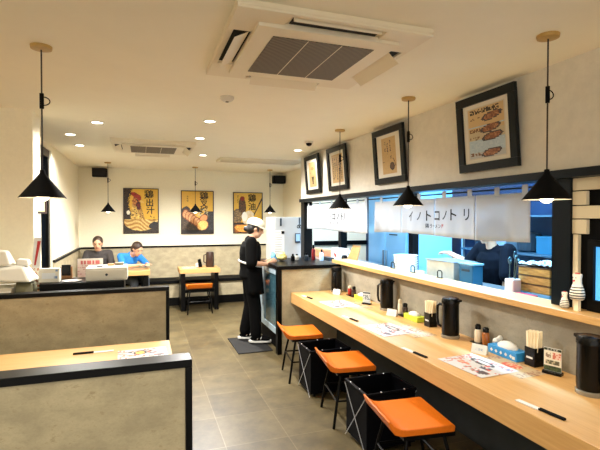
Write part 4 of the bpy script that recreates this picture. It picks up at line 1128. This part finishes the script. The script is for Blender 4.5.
# ------------------------------------------------------------------ people
def rotm(ax, a): return Matrix.Rotation(a, 3, ax)
def loft(mb, rings, n=20):
    """rings: (centre, right vec, forward vec)"""
    vs = []; f = []
    for c, a, b in rings:
        c = Vector(c); a = Vector(a); b = Vector(b)
        for k in range(n): vs.append(c + a*math.cos(2*PI*k/n) + b*math.sin(2*PI*k/n))
    for i in range(len(rings)-1):
        for k in range(n): f.append((i*n+k, i*n+(k+1) % n, (i+1)*n+(k+1) % n, (i+1)*n+k))
    f += [tuple(range(n-1, -1, -1)), tuple((len(rings)-1)*n+k for k in range(n))]
    mb.add(vs, f)
def hand(mb, wrist, d, palm_n, side):
    """d finger direction, palm_n palm normal, side: +1 thumb on (d x palm_n) side"""
    w = Vector(wrist); d = Vector(d).normalized(); n = Vector(palm_n); n = (n - d*n.dot(d)).normalized(); s = d.cross(n)*side
    M = Matrix((s, d, n)).transposed()
    mb.ell(w + d*.045, (.039, .05, .017), 12, 8, M)
    for k, (off, L) in enumerate(((.028, .068), (.010, .078), (-.009, .073), (-.027, .056))):
        b = w + d*.075 + s*off; m1 = b + d*L*.5 + n*.006; e = b + d*L*.85 + n*(.03)
        mb.cap(b, m1, .0095, .0088, 8); mb.cap(m1, e, .0088, .0078, 8)
    b = w + d*.02 + s*.03; m1 = b + s*.025 + d*.03 + n*.008; e = m1 + d*.03 + s*.004 + n*.012
    mb.cap(b, m1, .012, .0105, 8); mb.cap(m1, e, .0105, .009, 8)
def person(name, label, loc, rz, J, mats, hair='short', sleeve='half', cap=False, voxel=.0085, shoes=True, baggy=0.0):
    """x forward, y left, z up. J: joints"""
    t = thing(name, label, 'person', loc, rz)
    P = {k: Vector(v) for k, v in J.items()}
    pel, ch, nk, hd = P['pelvis'], P['chest'], P['neck'], P['head']
    up = (ch-pel).normalized(); lf = Vector((0, 1, 0)); fw = lf.cross(up).normalized()
    def torso(mb, g):
        rings = []
        for s, rx, ry in ((-.10, .12, .085), (0, .155, .108), (.25, .135, .095), (.5, .138, .10), (.8, .165, .108), (1.05, .165, .098), (1.22, .10, .07)):
            rings.append((pel + (ch-pel)*s, lf*(rx+g), fw*(ry+g)))
        loft(mb, rings)
    # head frame
    hu = P.get('headup', (hd-nk)).normalized(); hf = P['look'] - hu*P['look'].dot(hu); hf.normalize(); hl = hu.cross(hf)
    HM = Matrix((hf, hl, hu)).transposed()
    def H(x, y, z): return hd + HM @ Vector((x, y, z))
    m = MB(); torso(m, 0)
    m.cap(ch + up*.06, nk, .06, .052); m.cap(nk, hd - hu*.03, .052, .05)
    m.ell(H(-.005, 0, .02), (.095, .076, .095), 20, 14, HM); m.ell(H(.03, 0, -.045), (.062, .056, .07), 16, 12, HM)
    m.ell(H(.058, 0, -.088), (.026, .026, .022), 12, 8, HM)
    m.cap(H(.085, 0, .012), H(.104, 0, -.028), .010, .014, 8)      # nose
    m.ell(H(.083, 0, -.058), (.012, .024, .009), 10, 6, HM)        # mouth
    for s in (-1, 1):
        m.ell(H(-.005, s*.077, -.005), (.014, .008, .024), 10, 8, HM)
        m.ell(H(.075, s*.034, .022), (.012, .02, .007), 8, 6, HM)
        m.ell(H(.076, s*.033, .004), (.011, .013, .009), 8, 6, HM)
    for s, S in ((1, 'L'), (-1, 'R')):
        m.cap(P['sho'+S], P['elb'+S], .046, .038); m.cap(P['elb'+S], P['wri'+S], .038, .026)
        m.cap(ch + up*.05, P['sho'+S], .06, .05)
        d = P.get('hd'+S, P['wri'+S]-P['elb'+S]); hand(m, P['wri'+S], d, P.get('pn'+S, Vector((0, -s, 0))), s if S == 'R' else s)
        m.cap(pel + lf*s*.08, P['knee'+S], .082, .056); m.cap(P['knee'+S], P['ank'+S], .055, .038)
        fd = P.get('foot'+S, Vector((1, 0, 0))).normalized()
        m.cap(P['ank'+S] - Vector((0, 0, .03)), P['ank'+S] + fd*.13 - Vector((0, 0, .045)), .036, .026)
    def assign(c):
        q = HM.transposed() @ (c - hd)
        if q.x > .06 and abs(q.z+.058) < .007 and abs(q.y) < .022: return 1
        if q.x > .06 and abs(q.z-.004) < .006 and abs(abs(q.y)-.033) < .011: return 2
        if q.x > .06 and abs(q.z-.024) < .004 and abs(abs(q.y)-.034) < .018: return 2
        return 0
    blob(m, 'body', [SKIN, LIP, EYE], t, voxel, 3, assign)
    # shirt
    m = MB(); torso(m, .012+baggy)
    m.cap(ch + up*.075, ch + up*.10, .074, .066)
    for s, S in ((1, 'L'), (-1, 'R')):
        m.cap(ch + up*.05, P['sho'+S], .074, .063)
        a = P['sho'+S]; b = P['elb'+S]; e = a + (b-a)*(.95 if sleeve == 'half' else 1)
        m.cap(a, e, .062+baggy*.6, .056+baggy*.9)
        if sleeve == 'long': m.cap(b, b + (P['wri'+S]-b)*.88, .054, .042)
    blob(m, 'shirt', mats['shirt'], t, voxel, 3)
    m = MB()
    loft(m, [(pel - up*.06, lf*.13, fw*.10), (pel + up*.02, lf*.176, fw*.128), (pel + (ch-pel)*.28, lf*.155, fw*.115)])
    for s, S in ((1, 'L'), (-1, 'R')):
        m.cap(pel + lf*s*.075, P['knee'+S], .094+baggy*.2, .074+baggy*.3); m.cap(P['knee'+S], P['ank'+S] + Vector((0, 0, .02)), .074+baggy*.3, .060+baggy*.6)
    blob(m, 'trousers', mats['trousers'], t, voxel, 3)
    if shoes:
        for s, S in ((1, 'L'), (-1, 'R')):
            fd = P.get('foot'+S, Vector((1, 0, 0))).normalized(); sd = Vector((-fd.y, fd.x, 0)); a = Vector((P['ank'+S].x, P['ank'+S].y, P['ank'+S].z-.085))
            M = Matrix((fd, sd, Vector((0, 0, 1)))).transposed()
            m = MB(); m.ell(a + fd*.05 + Vector((0, 0, .045)), (.125, .046, .04), 16, 10, M); m.cap(a + Vector((0, 0, .04)), a + Vector((0, 0, .075)), .045, .043); m.ell(a + fd*.11 + Vector((0, 0, .038)), (.07, .046, .03), 16, 10, M)
            blob(m, 'shoe', mats['shoe'], t, .006, 2)
            m = MB(); loft(m, [(a + fd*.05 + Vector((0, 0, z)), fd*.142, sd*.052) for z in (.002, .024)], 24)
            m.build('sole', mats['sole'], t, smooth=True)
            if 'stripe' in mats:
                m = MB(); 
                for q in (.02, .06): m.ell(a + fd*q + Vector((0, 0, .05)), (.012, .0475, .036), 10, 8, M @ rotm('Y', .5))
                m.build('stripe', mats['stripe'], t, smooth=True)
    # hair
    m = MB()
    m.ell(H(-.018, 0, .038), (.098, .086, .09), 20, 14, HM)
    m.ell(H(-.05, 0, -.01), (.066, .08, .085), 16, 12, HM)
    if hair == 'bun': m.ell(H(-.115, 0, -.035), (.036, .036, .036), 12, 8, HM); m.ell(H(-.07, 0, -.03), (.05, .07, .05), 12, 8, HM); m.cap(H(.03, .076, .03), H(.035, .078, -.03), .016, .009); m.cap(H(.03, -.076, .03), H(.035, -.078, -.03), .016, .009)
    blob(m, 'hair', mats['hair'], t, .007, 3)
    if cap:
        m = MB(); rings = []
        for z, r in ((.035, 1.0), (.06, 1.01), (.09, .94), (.115, .75), (.132, .4), (.137, .1)): rings.append((H(-.012, 0, z), hf*.115*r, hl*.10*r))
        loft(m, rings, 28)
        blob(m, 'cap', mats['cap'], t, .006, 2)
        m = MB(); n = 10; vs = []
        for j in range(2):
            for i in range(n+1):
                a = -PI*.42 + PI*.84*i/n
                for q in (0, 1): vs.append(H(-.012 + (.112+q*.062*math.cos(a))*math.cos(a) if q else -.012+.108*math.cos(a), .098*math.sin(a), .045 - q*.028*math.cos(a) - .006*j))
        f = []
        for i in range(n):
            f.append((2*i, 2*i+1, 2*i+3, 2*i+2)); o = 2*(n+1); f.append((o+2*i, o+2*i+2, o+2*i+3, o+2*i+1)); f.append((2*i+1, o+2*i+1, o+2*i+3, 2*i+3)); f.append((2*i, 2*i+2, o+2*i+2, o+2*i))
        m.add(vs, f); m.build('cap_brim', mats['cap'], t, smooth=True)
    return t, P, H
# the worker
Jw = dict(pelvis=(-.01, 0, .84), chest=(.0, 0, 1.20), neck=(.015, 0, 1.335), head=(.065, 0, 1.44), headup=(.30, 0, 1), look=(1, -.02, -.42),
          shoL=(.0, .165, 1.275), shoR=(.0, -.165, 1.275), elbL=(.01, .215, 1.02), elbR=(.0, -.21, 1.02), wriL=(.20, .10, 1.0), wriR=(.19, -.13, 1.0),
          hdL=(.8, -.2, .3), hdR=(.8, .12, .32), pnL=(0, -1, 0), pnR=(0, 1, 0),
          kneeL=(.0, .10, .45), kneeR=(.05, -.09, .45), ankL=(-.07, .105, .103), ankR=(.06, -.10, .103), footL=(1, .05, 0), footR=(1, -.12, 0))
wt, WP, WH = person('person', 'standing person in black with a cream cap and white apron string, beside the glass cooler', (1.30, 5.60, .0125), -.17, Jw,
    dict(shirt=BLKCL, trousers=mat('black_trousers', (7, 7, 7), .9, spec=.1), shoe=BLKCL, sole=WHITEP, stripe=WHITEP, hair=HAIR, cap=CAPC), hair='bun', cap=True, baggy=.02)
m = MB()
for z, zr in ((1.0, .012),):
    n = 28; rgs = []
    for q, gr in ((-.012, .0), (.012, .0)):
        rgs.append([(-.005+.150*math.cos(2*PI*k/n), .190*math.sin(2*PI*k/n), z-.045*math.cos(2*PI*k/n)*.9+q) for k in range(n)])
    v = rgs[0]+rgs[1]
    m.add(v, [(k, (k+1) % n, n+(k+1) % n, n+k) for k in range(n)])
o = m.build('apron_string', WHITEP, wt, smooth=True); s = o.modifiers.new('thickness', 'SOLIDIFY'); s.thickness = .006; s.offset = 0
m = MB(); m.cap((-.135, -.06, .985), (-.15, -.10, .86), .010, .008).cap((-.135, -.05, .985), (-.155, -.045, .84), .010, .008); 
# apron skirt
m = MB(); n = 16; vs = []
for j in range(7):
    z = .95-j*.055
    for i in range(n+1):
        a = -PI*.62 + PI*1.24*i/n; r = 1+.004*j
        vs.append((-.005+.150*r*math.cos(a)+.004*j, .192*r*math.sin(a), z))
m.add(vs, [(j*(n+1)+i, j*(n+1)+i+1, (j+1)*(n+1)+i+1, (j+1)*(n+1)+i) for j in range(6) for i in range(n)])
o = m.build('apron', BLKCL, wt, smooth=True); s = o.modifiers.new('thickness', 'SOLIDIFY'); s.thickness = .004
# cloth held
m = MB().ell((0, 0, 0), (.035, .05, .05), 12, 8).ell((.02, 0, -.03), (.03, .045, .03), 12, 8).ell((-.01, 0, .03), (.02, .03, .03), 12, 8)
o = blob(m, 'blue_cloth', mat('light_blue_cloth', (120, 186, 226), .8), None, .006, 2)
q = Matrix.Rotation(-.17, 3, 'Z') @ Vector((.285, -.04, 1.09)); o.location = (1.30+q.x, 5.60+q.y, .0125+q.z); tag(o, 'folded light blue cloth held by the standing worker in black', 'cloth')

# kitchen cook: faces away along the counter
Jc = dict(pelvis=(0, 0, .85), chest=(.05, 0, 1.19), neck=(.09, 0, 1.345), head=(.13, 0, 1.46), headup=(.2, 0, 1), look=(1, -.3, -.4),
          shoL=(.05, .18, 1.28), shoR=(.05, -.18, 1.28), elbL=(.12, .24, 1.05), elbR=(.12, -.27, 1.12), wriL=(.14, .22, .84), wriR=(.24, -.44, 1.22), hdR=(.1, -1, .05), pnR=(0, 0, -1),
          kneeL=(.02, .1, .47), kneeR=(.02, -.1, .47), ankL=(0, .11, .09), ankR=(0, -.11, .09))
ct, CP, CH = person('person', 'kitchen cook in a dark navy top behind the right curtain', (3.30, 3.52, 0), PI, Jc, dict(shirt=mat('dark_navy_cotton', (6, 9, 18), .9, spec=.1), trousers=BLKCL, shoe=BLACK, sole=BLACK, hair=HAIR, cap=CAPC), cap=False, sleeve='half', baggy=.02)
# seated guests on the back bench
sz = .47
Ja = dict(pelvis=(-.05, 0, .56), chest=(.05, 0, .90), neck=(.09, 0, 1.05), head=(.13, 0, 1.15), headup=(.2, 0, 1), look=(1, 0, -.3),
          shoL=(.05, .17, .98), shoR=(.05, -.17, .98), elbL=(.16, .23, .76), elbR=(.16, -.23, .76), wriL=(.36, .12, .79), wriR=(.36, -.12, .79), pnL=(0, 0, -1), pnR=(0, 0, -1),
          kneeL=(.40, .10, .52), kneeR=(.40, -.10, .52), ankL=(.42, .1, .09), ankR=(.42, -.1, .09))
person('person', 'seated guest with dark hair and dark clothes at the left of the back table', (-.71, 8.46, 0), -PI/2, Ja, dict(shirt=GREYCL, trousers=BLKCL, shoe=BLACK, sole=BLACK, hair=HAIRB), sleeve='long')
Jb = dict(pelvis=(-.08, 0, .56), chest=(.12, 0, .86), neck=(.22, 0, .97), head=(.32, 0, 1.05), headup=(.5, 0, .85), look=(1, 0, -.75),
          shoL=(.13, .18, .93), shoR=(.13, -.18, .93), elbL=(.28, .25, .765), elbR=(.26, -.24, .765), wriL=(.46, .10, .79), wriR=(.46, -.10, .79), pnL=(0, 0, -1), pnR=(0, 0, -1),
          kneeL=(.38, .12, .52), kneeR=(.38, -.12, .52), ankL=(.40, .12, .09), ankR=(.40, -.12, .09))
person('person', 'seated guest in a bright blue top and grey trousers leaning over the back table', (-.30, 8.42, 0), -PI/2+.75, Jb, dict(shirt=BLUECL, trousers=JEANS, shoe=BLACK, sole=BLACK, hair=HAIRB), sleeve='half')

# ------------------------------------------------------------------ light
t = thing('added_kitchen_light', 'unseen ceiling fixture above the worktop, added to light the kitchen blue', 'light', (2.8, 3.4, H))  # unseen fixture added to give the kitchen its blue light
MB().box(-.12, .12, -.9, .9, -.05, 0).build('housing', WHITE, t)
MB().box(-.10, .10, -.88, .88, -.056, -.0505).build('diffuser', mat('added_cool_glow', (200, 230, 255), .5, emit=4, ec=(150, 205, 255)), t)
def area(name, loc, sx, sy, e, col, rot=(0, 0, 0), parent=None):
    L = bpy.data.lights.new(name, 'AREA'); L.shape = 'RECTANGLE'; L.size = sx; L.size_y = sy; L.energy = e; L.color = col
    o = bpy.data.objects.new(name, L); C.objects.link(o); o.location = loc; o.rotation_euler = rot
    if parent: o.parent = parent
    return o
area('kitchen_glow', (0, 0, -.06), .2, 1.7, 85, (.36, .68, 1.0), parent=t)
t2 = dup(t, 'unseen cool ceiling fixture added behind the far curtain', (3.4, 6.4, H))  # second added fixture, also out of view
for ch in t2.children:
    if ch.type == 'LIGHT': ch.data = ch.data.copy(); ch.data.energy = 30; ch.data.color = (.75, .86, 1)
w = bpy.data.worlds.new('daylight'); bpy.context.scene.world = w; w.use_nodes = True
bg = w.node_tree.nodes['Background']; bg.inputs[0].default_value = (1, .97, .9, 1); bg.inputs[1].default_value = .8

sc = bpy.context.scene
sc.view_settings.view_transform = 'Standard'; sc.view_settings.look = 'None'; sc.view_settings.gamma = 1; sc.view_settings.use_curve_mapping = False
sc.view_settings.exposure = 1.25
sc.cycles.use_denoising = True
sc.cycles.max_bounces = 10; sc.cycles.diffuse_bounces = 6
sc.cycles.sample_clamp_indirect = 6
